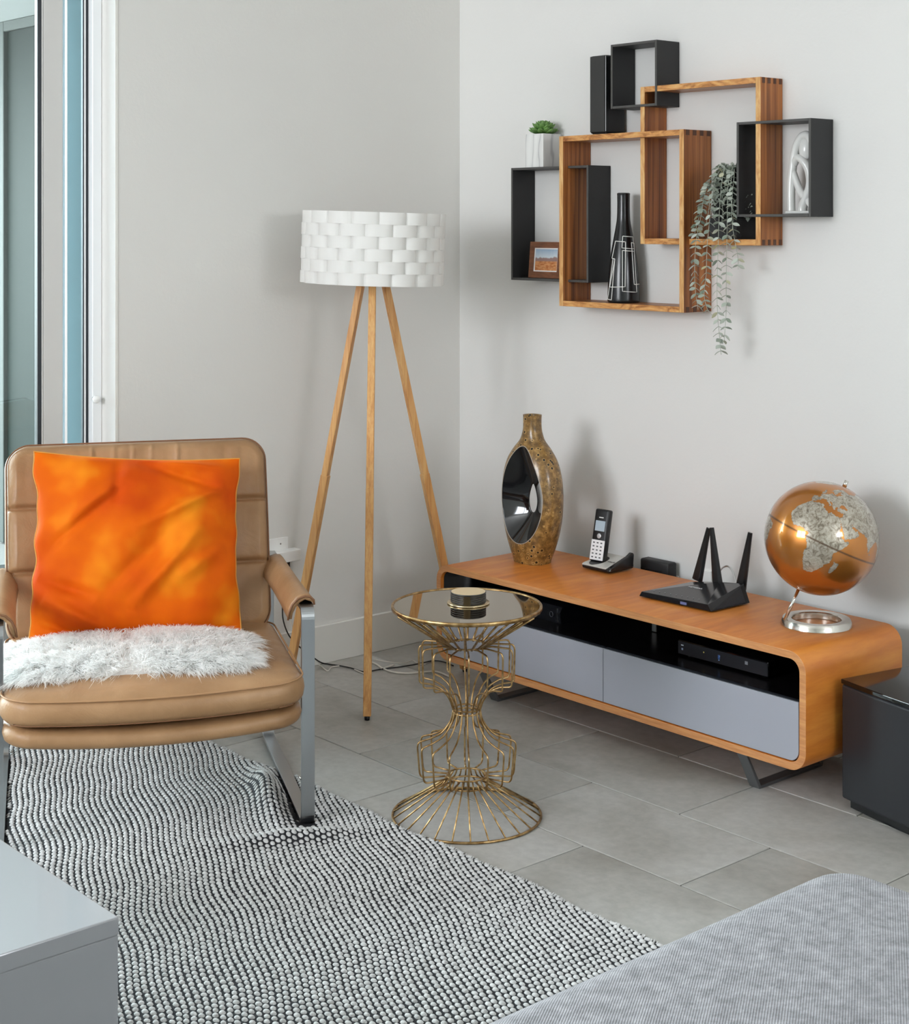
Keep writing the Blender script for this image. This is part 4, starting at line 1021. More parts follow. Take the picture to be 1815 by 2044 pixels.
# ------------------------------------------------------------------ globe
gb = Vector((1.6328, -.2376, ZT))
GL = thing('desk_globe', 'copper toned desk globe with silver continents on a chrome ring', 'globe', tuple(gb))
RG = .1415; gc_ = fd(1640, 1074, 4.005); gc_ = gc_-gb
cdir = (CAMP-gb-gc_).normalized(); rv = Vector((0, 0, 1)).cross(cdir).normalized(); uv = cdir.cross(rv)
nax = (cdir*math.sin(R(4.5)) + (uv*math.cos(R(23.5))+rv*math.sin(R(23.5)))*math.cos(R(4.5))).normalized()
e = (cdir-nax*cdir.dot(nax)).normalized(); xax = (e*math.cos(R(23))-nax.cross(e)*math.sin(R(23))).normalized(); yax = nax.cross(xax)
GM = Matrix((xax, yax, nax)).transposed()
LAND = [
 [(-6,35.8),(-2,35),(3,36.9),(10,37.3),(11,34),(15,32.4),(19.5,30.5),(21,32.8),(25,31.6),(29,31),(32.5,31.2),(34,27.5),(37,22),(37.5,18.5),(40,15),(43,11.8),(45,10.5),(51,11.8),(49,7),(45,2),(41,-2),(39,-6),(40.5,-11),(40.5,-15),(36,-19),(35.3,-23.5),(32.8,-26),(31,-29.5),(27,-33.5),(22,-34.2),(18.4,-34),(17,-29),(14.6,-23),(12,-17.5),(13.6,-11),(12,-5.5),(9.2,-1),(9.6,4),(6,4.4),(2,6.3),(-3,5),(-7.8,4.5),(-12.5,7.8),(-16.7,12.5),(-17.3,15),(-16.5,20),(-14,25.5),(-9.8,30)],
 [(43.5,-12),(49.5,-12.5),(50,-15.5),(47.5,-24.5),(44,-25),(43.5,-21),(44.4,-16.5)],
 [(32.5,31.2),(35,33),(36,36.5),(31,36.8),(27,37),(26.5,40),(29,41.2),(35,42),(41,41.3),(39,44),(35,46),(31,46.5),(28.5,43.5),(27.5,41),(23.5,40.5),(24,37.7),(22.5,36.5),(19.5,40),(19,42.3),(14,45),(12.5,44.5),(16,41.5),(18.3,40.3),(16.5,38.5),(15.6,38.1),(15,40.5),(11,42.5),(8.5,44.3),(4,43.4),(0,40),(-1,37.3),(-5.5,36),(-9,37.2),(-9.2,43),(-2,43.5),(-1.5,46),(-4.5,48.3),(1.5,50.3),(5,52.5),(8.5,54),(8.5,57),(12,54.5),(20,54.8),(23,58),(30,60),(25,60.3),(22,61),(25,65.3),(20,64),(17,61),(18,59.5),(15,56),(12,56.5),(10.5,59.3),(5.5,59),(6,63),(14,68),(25,71),(40,67.5),(44,66.5),(46,68),(60,69),(70,72),(100,77),(140,73),(178,68),(165,60),(155,52),(140,50),(135,43),(129,36),(122,39),(121,31),(115,23),(107,20),(109,13),(103,9.5),(103,2),(98,8),(97,16),(91,22),(86,20),(80,14),(78,8.3),(73.5,16),(72.5,21),(67,24.5),(61,25.2),(56.5,27),(51,28),(48.5,30),(50,26.5),(54,24.2),(56.3,25.8),(59.8,22.5),(57.5,19),(52,15.8),(45,12.8),(43,13.5),(42.5,16.8),(39,21.5),(35,28)],
 [(-78,7.5),(-72,11.8),(-62,10.5),(-52,5),(-50,0),(-44,-2.8),(-35.2,-5.5),(-35,-9),(-39,-14),(-39.5,-19),(-42,-23),(-48,-26),(-50,-30),(-54,-34.5),(-58,-37.5),(-62,-39.5),(-66,-45),(-69,-52),(-74,-51),(-73,-38),(-70.5,-20),(-76,-14),(-81,-5),(-80,1)],
 [(-5,50),(1,51),(0,53),(-2,56),(-5,58.5),(-5.5,55.5),(-3,53.5),(-5,52)],
 [(80,9.5),(81.8,7.5),(80.5,6)],
 [(114,-22),(122,-17.5),(131,-12),(136,-12),(142,-11),(146,-19),(153,-27),(150,-37),(140,-38),(131,-31.5),(115,-34.5)],
 [(-55,60),(-43,60),(-20,70),(-12,82),(-60,82),(-70,76)],
]
def inland(lo, la):
    r_ = np.zeros(lo.shape, bool)
    for P_ in LAND:
        c = np.zeros(lo.shape, bool); n = len(P_)
        for i in range(n):
            x1, y1 = P_[i]; x2, y2 = P_[(i+1) % n]
            if y1 == y2: continue
            cond = ((y1 > la) != (y2 > la)) & (lo < (x2-x1)*(la-y1)/(y2-y1)+x1); c ^= cond
        r_ |= c
    return r_
NLO, NLA = 360, 180
lons = np.linspace(-180, 180, NLO, endpoint=False); lats = np.linspace(-89.5, 89.5, NLA)
LO, LAt = np.meshgrid(lons, lats); acc = np.zeros(LO.shape)
wob = np.sin(LO*.9+LAt*.7)*.35+np.sin(LO*2.3-LAt*1.7)*.25
for dx_, dy_ in ((-.3, -.3), (.3, -.3), (0, .35), (0, 0)): acc += inland(LO+dx_+wob, LAt+dy_+np.sin(LO*1.4)*.4)
acc /= 4
la_, lo_r = np.radians(LAt), np.radians(LO)
vv = np.stack([np.cos(la_)*np.cos(lo_r), np.cos(la_)*np.sin(lo_r), np.sin(la_)], -1).reshape(-1, 3)*RG
V = [tuple(v) for v in vv]; F = []
for j in range(NLA-1):
    for i in range(NLO): k2 = (i+1) % NLO; F.append((j*NLO+i, j*NLO+k2, (j+1)*NLO+k2, (j+1)*NLO+i))
V += [(0, 0, -RG), (0, 0, RG)]
for i in range(NLO): F.append((len(V)-2, (i+1) % NLO, i)); F.append((len(V)-1, (NLA-1)*NLO+i, (NLA-1)*NLO+(i+1) % NLO))
me = mesh_from(V, F); at = me.attributes.new('land', 'FLOAT', 'POINT'); at.data.foreach_set('value', list(acc.ravel())+[1.0, 0.0])
def globe_mat():
    M = Mat('copper_globe_print', srgb(200, 130, 52), .22, .0); a = M.n('ShaderNodeAttribute', attribute_name='land'); v = M.coord()
    land = M.ramp(a.outputs['Fac'], [(.42, (0, 0, 0, 1)), (.55, (1, 1, 1, 1))])
    coast = M.ramp(a.outputs['Fac'], [(.30, (0, 0, 0, 1)), (.40, (1, 1, 1, 1)), (.50, (0, 0, 0, 1))])
    n1 = M.noise(v, 60, 4, .7, 1.5); n2 = M.n('ShaderNodeTexVoronoi'); n2.feature = 'DISTANCE_TO_EDGE'; n2.inputs['Scale'].default_value = 60; M.l(v, n2.inputs['Vector'])
    lc = M.ramp(n1, [(.36, srgb(112, 100, 84)), (.5, srgb(172, 162, 146)), (.62, srgb(190, 182, 168))])
    bd = M.ramp(n2.outputs['Distance'], [(.006, (.7, .7, .7, 1)), (.022, (0, 0, 0, 1))]); lc = M.mix(bd, lc, srgb(126, 112, 92))
    oc = M.ramp(M.noise(v, 9, 2), [(.3, srgb(178, 108, 38)), (.7, srgb(196, 126, 52))])
    sx = M.n('ShaderNodeSeparateXYZ'); M.l(v, sx.inputs[0]); ab_ = M.n('ShaderNodeMath', operation='ABSOLUTE'); M.l(sx.outputs['Z'], ab_.inputs[0])
    eq = M.ramp(ab_.outputs[0], [(.0006, (1, 1, 1, 1)), (.0011, (0, 0, 0, 1))])
    c = M.mix(land, oc, lc); c = M.mix(coast, c, srgb(120, 84, 44)); c = M.mix(eq, c, srgb(84, 56, 30)); M.col(c)
    M.l(M.ramp(land, [(0, (.75, .75, .75, 1)), (1, (.45, .45, .45, 1))]), M.b.inputs['Metallic'])
    M.b.inputs['Roughness'].default_value = .3; M.b.inputs['Coat Weight'].default_value = 1.0; M.b.inputs['Coat Roughness'].default_value = .04; return M.m
o = link('globe_ball', me, globe_mat(), GL, gc_, GM.to_euler(), True)
foot = gc_-nax*((gc_.z-.013)/nax.z)
bm = bmesh.new(); tube(bm, [gc_-nax*(RG+.0005), foot], .0042, 16); ob('axis_rod', bm, m_chrome, GL, True)
bm = bmesh.new(); tube(bm, [gc_+nax*(RG-.001), gc_+nax*(RG+.016)], [.0056, .0056], 16); ob('north_pin', bm, m_chrome, GL, True)
bm = bmesh.new(); n = 96; prof = [(.0605, .0005), (.0892, .0005), (.0870, .0105), (.0835, .0165), (.0635, .0165), (.0615, .0145)]
rings = [[bm.verts.new((r_*math.cos(2*PI*k/n), r_*math.sin(2*PI*k/n), z)) for k in range(n)] for r_, z in prof]
for i in range(len(rings)):
    A, B = rings[i], rings[(i+1) % len(rings)]
    for k in range(n): bm.faces.new((A[k], A[(k+1) % n], B[(k+1) % n], B[k]))
o = ob('ring_base', bm, mat('satin_chrome', srgb(214, 210, 202), .2, 1.0), GL, True); es = o.modifiers.new('e', 'EDGE_SPLIT'); es.split_angle = R(30)
print('GLOBE foot', foot, foot.xy.length)

# ------------------------------------------------------------------ subwoofer
sub = thing('floor_speaker', 'large black floor speaker cabinet at the right edge beside the sideboard', 'speaker', (2.01, -.26, 0), R(-11.3))
def sl(s): return s
bm = bmesh.new(); fr = []
for k in range(13): u_ = -1+2*k/12; fr.append((-.171+.342*(k/12), -.160-.007*(1-u_*u_)))
out = [(.171, .130), (-.171, .130)]
extrude_poly(bm, fr+out, 'z', .022, .292); o = ob('cabinet', bm, mat('charcoal_vinyl', srgb(33, 34, 39), .45), sub); b_ = o.modifiers.new('b', 'BEVEL'); b_.width = .006; b_.segments = 3; b_.limit_method = 'ANGLE'; b_.angle_limit = R(40)
bm = bmesh.new(); extrude_poly(bm, [(x*1.004, y*1.008) for x, y in fr+out], 'z', .293, .304); o = ob('top_panel', bm, m_pianoblack, sub); b_ = o.modifiers.new('b', 'BEVEL'); b_.width = .002; b_.segments = 2; b_.limit_method = 'ANGLE'; b_.angle_limit = R(40)
bm = bmesh.new(); extrude_poly(bm, [(x*.92, y*.90) for x, y in fr+out], 'z', .0, .0215); ob('plinth', bm, m_black, sub)

# ------------------------------------------------------------------ wall shelf
WS = thing('wall_shelf', 'interlocking wall shelf of two striped wood and three black open boxes', 'shelf', (.95, -.02, 1.12))
def lw(p): return (p[0]-.95, p[1]+.02, p[2]-1.12)
def open_box(x0, x1, z0, z1, dep, th, m_front_h, m_front_v, m_out, name, woody):
    bm = bmesh.new(); y0, y1 = -dep, -.0008
    root = None
    def pan(nm, lo, hi, mats, frontonly=None):
        nonlocal root
        b = bmesh.new(); box(b, lw(lo), lw(hi), .0008, 1)
        for f in b.faces: f.material_index = 1 if f.normal.y < -.7 else 0
        b.normal_update()
        for f in b.faces: f.material_index = 1 if f.normal.y < -.7 else 0
        me = bm_mesh(b); o = link(nm, me, mats, root if root else WS)
        if root is None: root = o
        return o
    # the left upright carries the others as one box
    L_ = pan(name, (x0, y0, z0), (x0+th, y1, z1), [m_out, m_front_v])
    pan('side_panel', (x1-th, y0, z0), (x1, y1, z1), [m_out, m_front_v])
    pan('top_panel', (x0+th+.0002, y0, z1-th), (x1-th-.0002, y1, z1), [m_walnut_h if woody else m_out, m_front_h])
    pan('bottom_panel', (x0+th+.0002, y0, z0), (x1-th-.0002, y1, z0+th), [m_walnut_h if woody else m_out, m_front_h])
    if woody:
        for zz in (z0, z1-th):
            nj = 4; seg = dep/(2*nj)
            for q in range(nj): ob('finger_joint', boxm(lw((x1-.0006, -dep+seg*(2*q+.6), zz+.0006)), lw((x1+.0006, -dep+seg*(2*q+1.6), zz+th-.0006))), m_endgrain, root)
            ob('finger_joint', boxm(lw((x0-.0006, -dep+seg*.6, zz)), lw((x0+.0006, -dep+seg*1.6, zz+th))), m_endgrain, root)
    return root
open_box(.5993, 1.0963, 1.1322, 1.6500, .122, .0165, m_olive, m_olive_v, m_walnut, 'wooden_box', True)
open_box(.9101, 1.3475, 1.3242, 1.7820, .098, .0165, m_olive, m_olive_v, m_walnut, 'wooden_box', True)
bt = open_box(.7940, .9760, 1.7240, 1.9147, .1005, .0075, m_blackedge, m_blackedge, m_blackmat, 'black_box', False)
bl = open_box(.3601, .7004, 1.2050, 1.5600, .0995, .0075, m_blackedge, m_blackedge, m_blackmat, 'black_box', False)
br = open_box(1.2665, 1.5140, 1.4020, 1.6620, .0997, .0075, m_blackedge, m_blackedge, m_blackmat, 'black_box', False)

# small speaker on the shelf
sp_ = thing('shelf_speaker', 'narrow upright black speaker standing on the large wooden box', 'speaker', (.7345, -.052, 1.6505), 0)
ob('cabinet', boxm((-.034, -.040, .004), (.034, .044, .238), .006, 3), m_blackmat, sp_); ob('glossy_edge', boxm((.0305, -.0425, .008), (.0350, -.0385, .236), .0015, 2), m_pianoblack, sp_)
ob('grille', boxm((-.031, -.0425, .008), (.0295, -.0395, .236), .0012, 2), mat('grey_black_cloth', srgb(42, 41, 40), .6), sp_); ob('foot', boxm((-.028, -.034, 0), (.028, .036, .0042)), m_black, sp_)

# succulent in marble planter
def marble():
    M = Mat('marbled_concrete', srgb(226, 226, 224), .5); v = M.coord((1, 1, .35)); wv = M.n('ShaderNodeTexWave'); wv.inputs['Scale'].default_value = 9; wv.inputs['Distortion'].default_value = 9; wv.inputs['Detail'].default_value = 3; wv.inputs['Detail Scale'].default_value = 1.2; M.l(v, wv.inputs['Vector'])
    M.col(M.ramp(wv.outputs['Fac'], [(0, srgb(190, 190, 190)), (.06, srgb(222, 222, 220)), (1, srgb(232, 232, 230))])); return M.m
pl = thing('succulent_planter', 'white marbled square planter on the left black shelf box', 'planter', (.4600, -.0530, 1.5605))
oo = [(-.040, -.040), (.040, -.040), (.040, .040), (-.040, .040)]; ii = [(-.035, -.035), (.035, -.035), (.035, .035), (-.035, .035)]
bm = bmesh.new(); loop_solid(bm, oo, ii, 'z', 0, .104); o = ob('pot', bm, marble(), pl); ob('soil', boxm((-.0348, -.0348, .004), (.0348, .0348, .092)), mat('soil', srgb(60, 48, 38), .9), pl)
m_succ = Mat('succulent_green', srgb(72, 118, 52), .45); m_succ.col(m_succ.ramp(m_succ.noise(m_succ.coord(), 30, 2), [(.3, srgb(54, 100, 40)), (.7, srgb(120, 158, 84))])); m_succ = m_succ.m
su = thing('succulent', 'small green succulent rosette growing in the marbled planter', 'plant', (.4600, -.0530, 1.6535))
bm = bmesh.new(); lathe(bm, [(.006, 0), (.011, .010), (.006, .020)], 12); ob('stem', bm, m_succ, su, True)
def sleaf():
    bm = bmesh.new(); rings = []
    for i, (t, w_, h_) in enumerate(((0, .003, .002), (.3, .0065, .0032), (.6, .0075, .0034), (.85, .005, .0025), (1.0, .0004, .0004))):
        rings.append([bm.verts.new((t*.033, w_*math.cos(a), h_*math.sin(a)+.004*t*t)) for a in [2*PI*k/8 for k in range(8)]])
    for A, B in zip(rings, rings[1:]):
        for k in range(8): bm.faces.new((A[k], A[(k+1) % 8], B[(k+1) % 8], B[k]))
    bm.faces.new(rings[0][::-1]); bm.faces.new(rings[-1]); me = bm_mesh(bm); me.materials.append(m_succ); smooth(me); return me
lf = sleaf(); rng = random.Random(4)
for ring_, (cnt_, el, sc) in enumerate(((12, 12, 1.12), (11, 30, 1.08), (9, 50, .95), (6, 68, .85), (3, 84, .7))):
    for k in range(cnt_):
        o = link('leaf', lf, None, su, (0, 0, .012+ring_*.0022), (0, -R(el+rng.uniform(-5, 5)), 2*PI*(k+ring_*.37)/cnt_+rng.uniform(-.1, .1))); o.scale = (sc*1.35, sc*1.45, sc*1.4)

# framed photo
pf = thing('photo_frame', 'small brown wooden frame with a desert mountain photo', 'picture frame', (.497, -.080, 1.2129), 0)
TL = R(-5)
bm = bmesh.new(); loop_solid(bm, [(-.072, 0), (.072, 0), (.072, .113), (-.072, .113)], [(-.053, .020), (.053, .020), (.053, .094), (-.053, .094)], 'y', -.006, .006)
ob('frame', bm, wood_mat('brown_frame', [srgb(96, 56, 34), srgb(132, 82, 52)], (8, 40, 40), .4), pf, False, (0, 0, .0005), (TL, 0, 0))
bm = bmesh.new(); loop_solid(bm, [(-.0532, .0198), (.0532, .0198), (.0532, .0942), (-.0532, .0942)], [(-.0495, .0235), (.0495, .0235), (.0495, .0905), (-.0495, .0905)], 'y', -.003, -.001)
ob('mat_border', bm, m_white, pf, False, (0, 0, .0005), (TL, 0, 0))
def photo_mat():
    M = Mat('desert_photo', (.5, .5, .5, 1), .25); v = M.coord(); sx = M.n('ShaderNodeSeparateXYZ'); M.l(v, sx.inputs[0])
    nz = M.noise(M.coord((30, 0, 0)), 1.4, 5, .55); ad = M.n('ShaderNodeMath', operation='MULTIPLY_ADD'); M.l(nz, ad.inputs[0]); ad.inputs[1].default_value = -.030; M.l(sx.outputs['Z'], ad.inputs[2])
    hill = M.ramp(ad.outputs[0], [(.0, srgb(120, 92, 96)), (.0475, srgb(150, 122, 116)), (.0495, srgb(196, 206, 212)), (.075, srgb(150, 172, 196))])
    sand = M.ramp(M.noise(M.coord((60, 1, 200)), 1, 3), [(.35, srgb(170, 98, 52)), (.6, srgb(206, 144, 92))])
    g_ = M.ramp(sx.outputs['Z'], [(.0515, (1, 1, 1, 1)), (.053, (0, 0, 0, 1))]); M.col(M.mix(g_, hill, sand)); return M.m
ob('photograph', boxm((-.0500, -.0012, .0232), (.0500, .0012, .0908)), photo_mat(), pf, False, (0, 0, .0005), (TL, 0, 0))
ob('easel_back', boxm((-.015, .008, .004), (.015, .011, .085)), m_blackmat, pf, False, (0, .0, .0005), (TL, 0, 0))

# black bottle vase
bv_ = thing('bottle_vase', 'tall black bottle vase with white line drawing in the large box', 'vase', (.8108, -.062, 1.1490))
prof = [(.0450, 0), (.0478, .004), (.0478, .020), (.0462, .06), (.0430, .10), (.0375, .145), (.0300, .19), (.0235, .225), (.0200, .25), (.0188, .285), (.0190, .318), (.0196, .3235), (.0180, .325), (.0160, .322), (.0155, .28)]
PV = catmull(prof, 4); bm = bmesh.new(); lathe(bm, PV, 56); ob('body', bm, mat('satin_black_ceramic', srgb(22, 23, 25), .22), bv_, True)
def vr(z): return float(np.interp(z, [q[1] for q in prof[:11]], [q[0] for q in prof[:11]]))
DB = (Vector((.8108, -.062, 1.2))-CAMP).dot(DX); va_ = math.atan2(CAMP.y+.062, CAMP.x-.8108)
def line_strip(pts):
    bm = bmesh.new(); pp = []
    for (x1, y1), (x2, y2) in zip(pts, pts[1:]):
        for k in range(8): pp.append((x1+(x2-x1)*k/8, y1+(y2-y1)*k/8))
    pp.append(pts[-1]); q = []
    for x, y in pp:
        z = 1.3856-((380+y/3.559)-445.06)/3182.5*DB-1.1490; z = max(.006, min(z, .3)); dx = (x-911)/3.559/3182.5*DB; r_ = vr(z)
        a = va_+math.asin(max(-.99, min(.99, dx/r_))); q.append(((r_+.0002)*math.cos(a), (r_+.0002)*math.sin(a), z))
    tube(bm, q, .0013, 5); return bm
m_line = mat('white_line', srgb(232, 230, 226), .5)
for pts in ([(905, 325), (975, 330), (985, 415), (900, 408), (905, 325)], [(855, 360), (925, 365), (922, 680), (815, 685), (850, 485), (830, 482), (855, 360)], [(903, 425), (985, 432), (1003, 720), (903, 712), (903, 425)], [(965, 370), (984, 376), (986, 432)], [(965, 370), (970, 432), (985, 665), (1022, 665)], [(850, 485), (826, 775), (800, 772), (838, 482)]):
    ob('drawn_line', line_strip(pts), m_line, bv_, True)

# abstract sculpture in the right box
sc_ = thing('abstract_sculpture', 'glossy silver white looping figure sculpture in the right black box', 'sculpture', (1.4555, -.052, 1.4100))
m_sc = mat('pearl_ceramic', srgb(222, 222, 220), .28, 0, Coat_Weight=.6)
def loopy(P_, rad, name='loop', fl=.55):
    bm = bmesh.new(); pts = catmull(P_, 8); n = len(pts); rr = [rad[0]+(rad[1]-rad[0])*i/(n-1) for i in range(n)]
    tube(bm, [(x, y, z) for x, y, z in pts], rr, 14); return ob(name, bm, m_sc, sc_, True)
loopy([(-.040, 0, .006), (-.041, 0, .06), (-.036, 0, .12), (-.025, 0, .175), (-.006, 0, .206), (.016, 0, .208), (.032, .0, .180), (.040, 0, .12), (.042, 0, .06), (.040, 0, .006)], (.0115, .0115), 'outer_arch')
bm = bmesh.new(); bmesh.ops.create_uvsphere(bm, u_segments=24, v_segments=16, radius=1, matrix=Matrix.Translation((.006, 0, .172)) @ Matrix.Diagonal((.0185, .014, .031, 1))); ob('head', bm, m_sc, sc_, True)
loopy([(-.030, .0, .135), (-.015, -.006, .150), (.006, -.008, .140), (.020, -.004, .115), (.022, 0, .080), (.010, .0, .045), (-.002, .0, .020), (-.004, .0, .006)], (.010, .013), 'inner_curve')
loopy([(-.034, 0, .115), (-.022, 0, .085), (-.010, .0, .060), (.004, 0, .044)], (.009, .011), 'inner_curve')
loopy([(.006, .0, .046), (.020, 0, .030), (.036, 0, .010)], (.010, .010), 'inner_curve')
ob('plinth', boxm((-.049, -.018, 0), (.049, .018, .008), .003, 2), m_sc, sc_)

# hanging artificial eucalyptus
hp_ = thing('trailing_plant', 'grey green trailing plant spilling from the tall wooden box', 'plant', (1.213, -.052, 1.3412))
o_ = Vector((1.213, -.052, 1.3412))
bm = bmesh.new(); extrude_poly(bm, [(-.048, -.040), (.048, -.040), (.048, .044), (-.048, .044)], 'z', 0, .058); ob('pot', bm, m_blackmat, hp_)
bm = bmesh.new(); lathe(bm, [(.046, .050), (.052, .090), (.048, .140), (.034, .180), (.010, .198)], 20, 1.0, .9); ob('foliage_core', bm, mat('dark_filler', srgb(16, 18, 15), .95), hp_, True)  # near-black mound filling the gaps between the leaves
m_leafg = Mat('eucalyptus_leaf', srgb(140, 156, 138), .55); _oi = m_leafg.n('ShaderNodeObjectInfo')
m_leafg.col(m_leafg.ramp(_oi.outputs['Random'], [(0, srgb(130, 142, 126)), (.5, srgb(172, 180, 168)), (.85, srgb(200, 206, 196)), (1, srgb(180, 174, 130))])); m_leafg = m_leafg.m
m_stem = mat('pale_stem', srgb(176, 182, 168), .6)
def eleaf():
    bm = bmesh.new(); L = 6; rows_ = []
    for i in range(L+1):
        t = i/L; w_ = .0058*math.sin(PI*min(1, t*.92+.06))**.8; z = -.0035*t*t
        rows_.append([bm.verts.new((t*.0175, -w_, z+.0012)), bm.verts.new((t*.0175, 0, z)), bm.verts.new((t*.0175, w_, z+.0012))])
    for A, B in zip(rows_, rows_[1:]):
        for k in range(2): bm.faces.new((A[k], A[k+1], B[k+1], B[k]))
    me = bm_mesh(bm); me.materials.append(m_leafg); smooth(me); return me
LM = eleaf(); rng = random.Random(11)
YF = -.108
strands = []   # (points world, leaf step, leaf scale)
def S_(pix, y0=-.06, yf=YF, step=.0135, sc=1.0):
    P_ = []
    n = len(pix)
    for i, (u, v) in enumerate(pix):
        yy = y0+(yf-y0)*min(1, i/1.6); P_.append(fy(u, v, yy))
    strands.append(([p-o_ for p in P_], step, sc))
S_([(1447, 345), (1424, 352), (1408, 385), (1400, 430), (1390, 480), (1387, 530), (1388, 575), (1394, 618)], yf=-.132)
S_([(1452, 338), (1436, 342), (1424, 375), (1418, 430), (1412, 490), (1410, 545), (1406, 590), (1414, 622)], yf=-.135)
S_([(1456, 335), (1446, 340), (1440, 375), (1436, 430), (1434, 490), (1432, 550), (1432, 610), (1436, 665), (1440, 708)], yf=-.118)
S_([(1462, 335), (1458, 345), (1453, 380), (1452, 440), (1451, 500), (1450, 560), (1450, 620), (1446, 680)], yf=-.112)
S_([(1466, 330), (1466, 350), (1462, 390), (1461, 430), (1466, 475), (1473, 510), (1474, 538)], yf=-.110, step=.015)
S_([(1448, 330), (1430, 345), (1414, 365), (1404, 400), (1394, 440), (1386, 470)], yf=-.128, step=.012)
S_([(1450, 332), (1437, 330), (1426, 350), (1418, 380), (1416, 415), (1410, 445)], yf=-.118, step=.011, sc=1.1)
S_([(1455, 328), (1448, 330), (1444, 350), (1440, 380), (1443, 420), (1440, 455)], yf=-.104, step=.011, sc=1.1)
S_([(1460, 325), (1462, 335), (1460, 360), (1458, 390), (1464, 425), (1462, 460)], yf=-.102, step=.011)
S_([(1440, 345), (1426, 362), (1412, 372), (1404, 376)], yf=-.125, step=.010)
budget = 292
def add_leaf(p, az, el, roll, sc):
    global budget
    if budget <= 0: return None
    budget -= 1
    o = bpy.data.objects.new('leaf', LM); C.objects.link(o); o.location = p; o.rotation_euler = (roll, el, az); o.scale = (sc, sc, sc); return o
tot = sum(sum((Vector(a)-Vector(b)).length for a, b in zip(P_, P_[1:])) for P_, _, _ in strands)
for P_, step, sc in strands:
    pts = catmull([tuple(p) for p in P_], 8); bm = bmesh.new(); tube(bm, pts, .0008, 5); st_ = ob('trailing_stem', bm, m_stem, hp_, True)
    acc_ = 0; last = Vector(pts[0]); tog = 0
    for p in pts[1:]:
        p = Vector(p); acc_ += (p-last).length; last = p
        if acc_ > step*.93:
            acc_ = 0; tog += 1; base_az = (PI/2 - YAW) + rng.uniform(-.9, .9)
            for sgn in (0, 1):
                o = add_leaf(p, base_az+PI*sgn+rng.uniform(-.3, .3), R(rng.uniform(5, 40)), R(rng.uniform(-50, 50)), sc*rng.uniform(.9, 1.25))
                if o: o.parent = st_
print('leaf budget left', budget)
bm = bmesh.new()
for i in range(420):
    a = rng.uniform(0, 2*PI); zc = rng.uniform(.06, .205); rr = .048*math.sqrt(max(0, 1-((zc-.10)/.115)**2)) if zc > .10 else .048
    c = Vector((rr*math.cos(a)*rng.uniform(.8, 1.1), rr*math.sin(a)*.8, zc)); d = Vector((math.cos(a)+rng.gauss(0, .5), math.sin(a)+rng.gauss(0, .5), rng.gauss(.3, .5))).normalized(); s_ = d.orthogonal().normalized()*.0062; ln_ = d*.019
    bm.faces.new([bm.verts.new(q) for q in (c, c+ln_*.5+s_, c+ln_, c+ln_*.5-s_)])
ob('crown_leaves', bm, m_leafg, hp_)['kind'] = 'stuff'

# ------------------------------------------------------------------ left wall outlet and cables
ol = thing('wall_outlet', 'white outlet plate on the left wall behind the armchair arm', 'outlet', (0, -.745, .375))
p = fx(574, 1074, 0); ob('plate', boxm((0, -.06, -.042), (.005, .0355, .041), .0015, 1), m_white, ol)
bm = bmesh.new(); lathe(bm, [(.0025, 0), (.0025, .0012)], 10); ob('screw', bm, m_steel, ol, False, (.0048, .006, .022), (0, R(90), 0))
ad_ = thing('plug_adapter', 'white boxy plug adapter in the left wall outlet', 'adapter', (.0055, -.745, .375))
a0 = fx(550, 1100, .035); ob('casing', boxm((0, -.028, -.030), (.036, .058, .005), .003, 2), m_white, ad_)
ap = thing('black_plug', 'small black plug under the white adapter behind the armrest', 'plug', (.0, -.700, .295))
pz = fx(572, 1125, .02); ap.location = (0, pz.y, pz.z-.02)
ob('casing', boxm((.0006, -.012, -.006), (.028, .010, .030), .004, 2), m_black, ap)
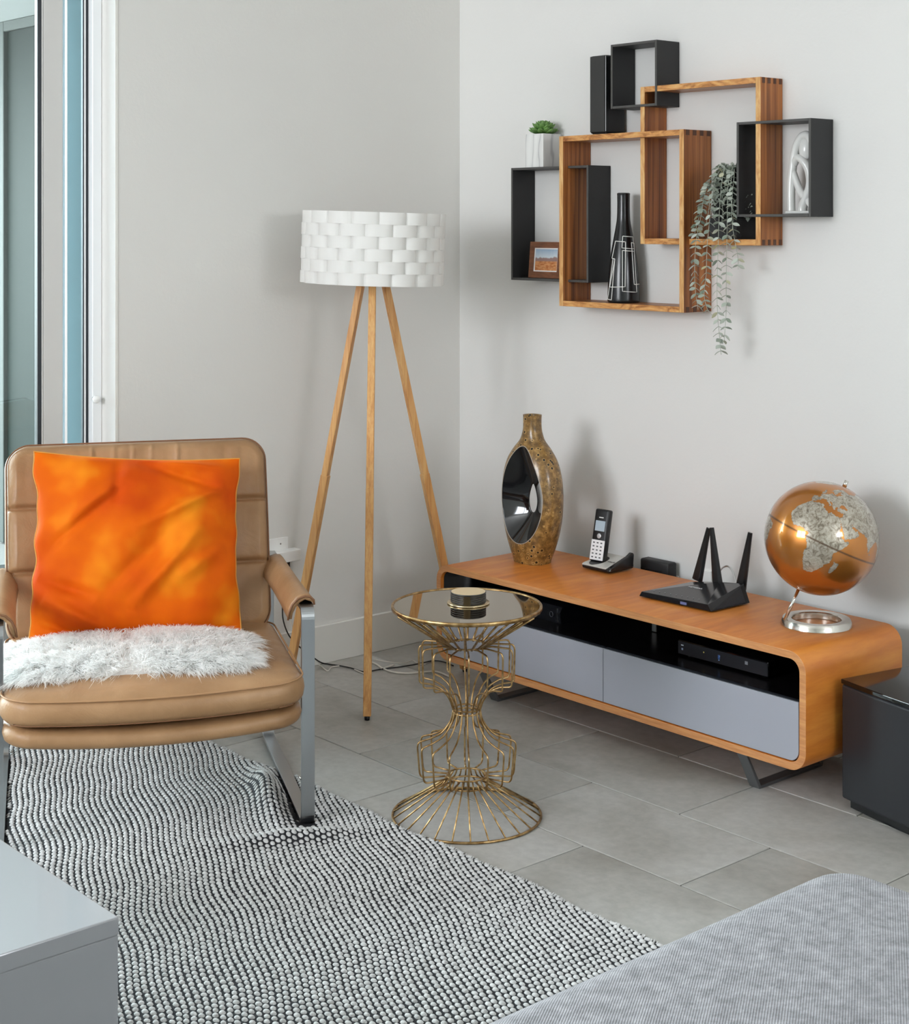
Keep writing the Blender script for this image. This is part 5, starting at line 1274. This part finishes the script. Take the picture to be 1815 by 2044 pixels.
m_wcord = mat('white_cord', srgb(222, 216, 206), .5); m_bcord = mat('black_cord', srgb(30, 28, 28), .5)
def cord(name, label, pts, r_, m, g=None):
    b = Vector((pts[0].x, pts[0].y, 0)); t = thing(name, label, 'cable', tuple(b), 0, g); bm = bmesh.new()
    P_ = [tuple(p-b) for p in pts]; tube(bm, [(x, y, max(z, r_+.0003)) for x, y, z in catmull(P_, 7)], r_, 7); ob('cord', bm, m, t, True)
def ff_(u, v): return fz(u, v, .004)
cord('black_power_cord', 'black cord running from the wall plug along the floor behind the lamp', [fx(572, 1130, .03), fx(566, 1165, .03), fx(564, 1210, .04), fx(566, 1240, .04), fx(578, 1270, .04), fx(600, 1293, .05), fx(625, 1312, .05), ff_(645, 1324), ff_(672, 1328), ff_(700, 1333), ff_(727, 1341), ff_(760, 1336), ff_(800, 1331), ff_(835, 1325), ff_(866, 1319), ff_(888, 1322), ff_(905, 1329)], .0022, m_bcord)
cord('white_power_cord', 'white cord zigzagging from behind the armchair frame to the lamp leg', [fx(574, 1212, .05), fx(579, 1232, .05), fx(586, 1262, .05), fx(592, 1280, .05), fx(612, 1292, .05), ff_(632, 1324), ff_(641, 1329), ff_(654, 1339), ff_(662, 1332), ff_(678, 1329), ff_(700, 1332), ff_(712, 1338), ff_(726, 1344)], .0018, m_wcord)
cord('white_flat_cable', 'thick white cable curving on the tiles between lamp leg and wire table', [ff_(742, 1322), ff_(752, 1326), ff_(764, 1334), ff_(784, 1341), ff_(812, 1344), ff_(840, 1342), ff_(872, 1341), ff_(900, 1352)], .0030, m_wcord)
cord('thin_white_cord', 'short white plug cord end beside the lamp leg on the tiles', [ff_(760, 1336), ff_(774, 1331), ff_(786, 1327)], .0026, m_wcord)
cord('thin_grey_cord', 'thin pale cord crossing the black cord near the wire table', [ff_(746, 1318)+Vector((0, 0, .004)), ff_(770, 1324)+Vector((0, 0, .006)), ff_(800, 1328)+Vector((0, 0, .007)), ff_(812, 1322), ff_(824, 1318), ff_(834, 1324), ff_(850, 1326)], .0012, m_wcord)
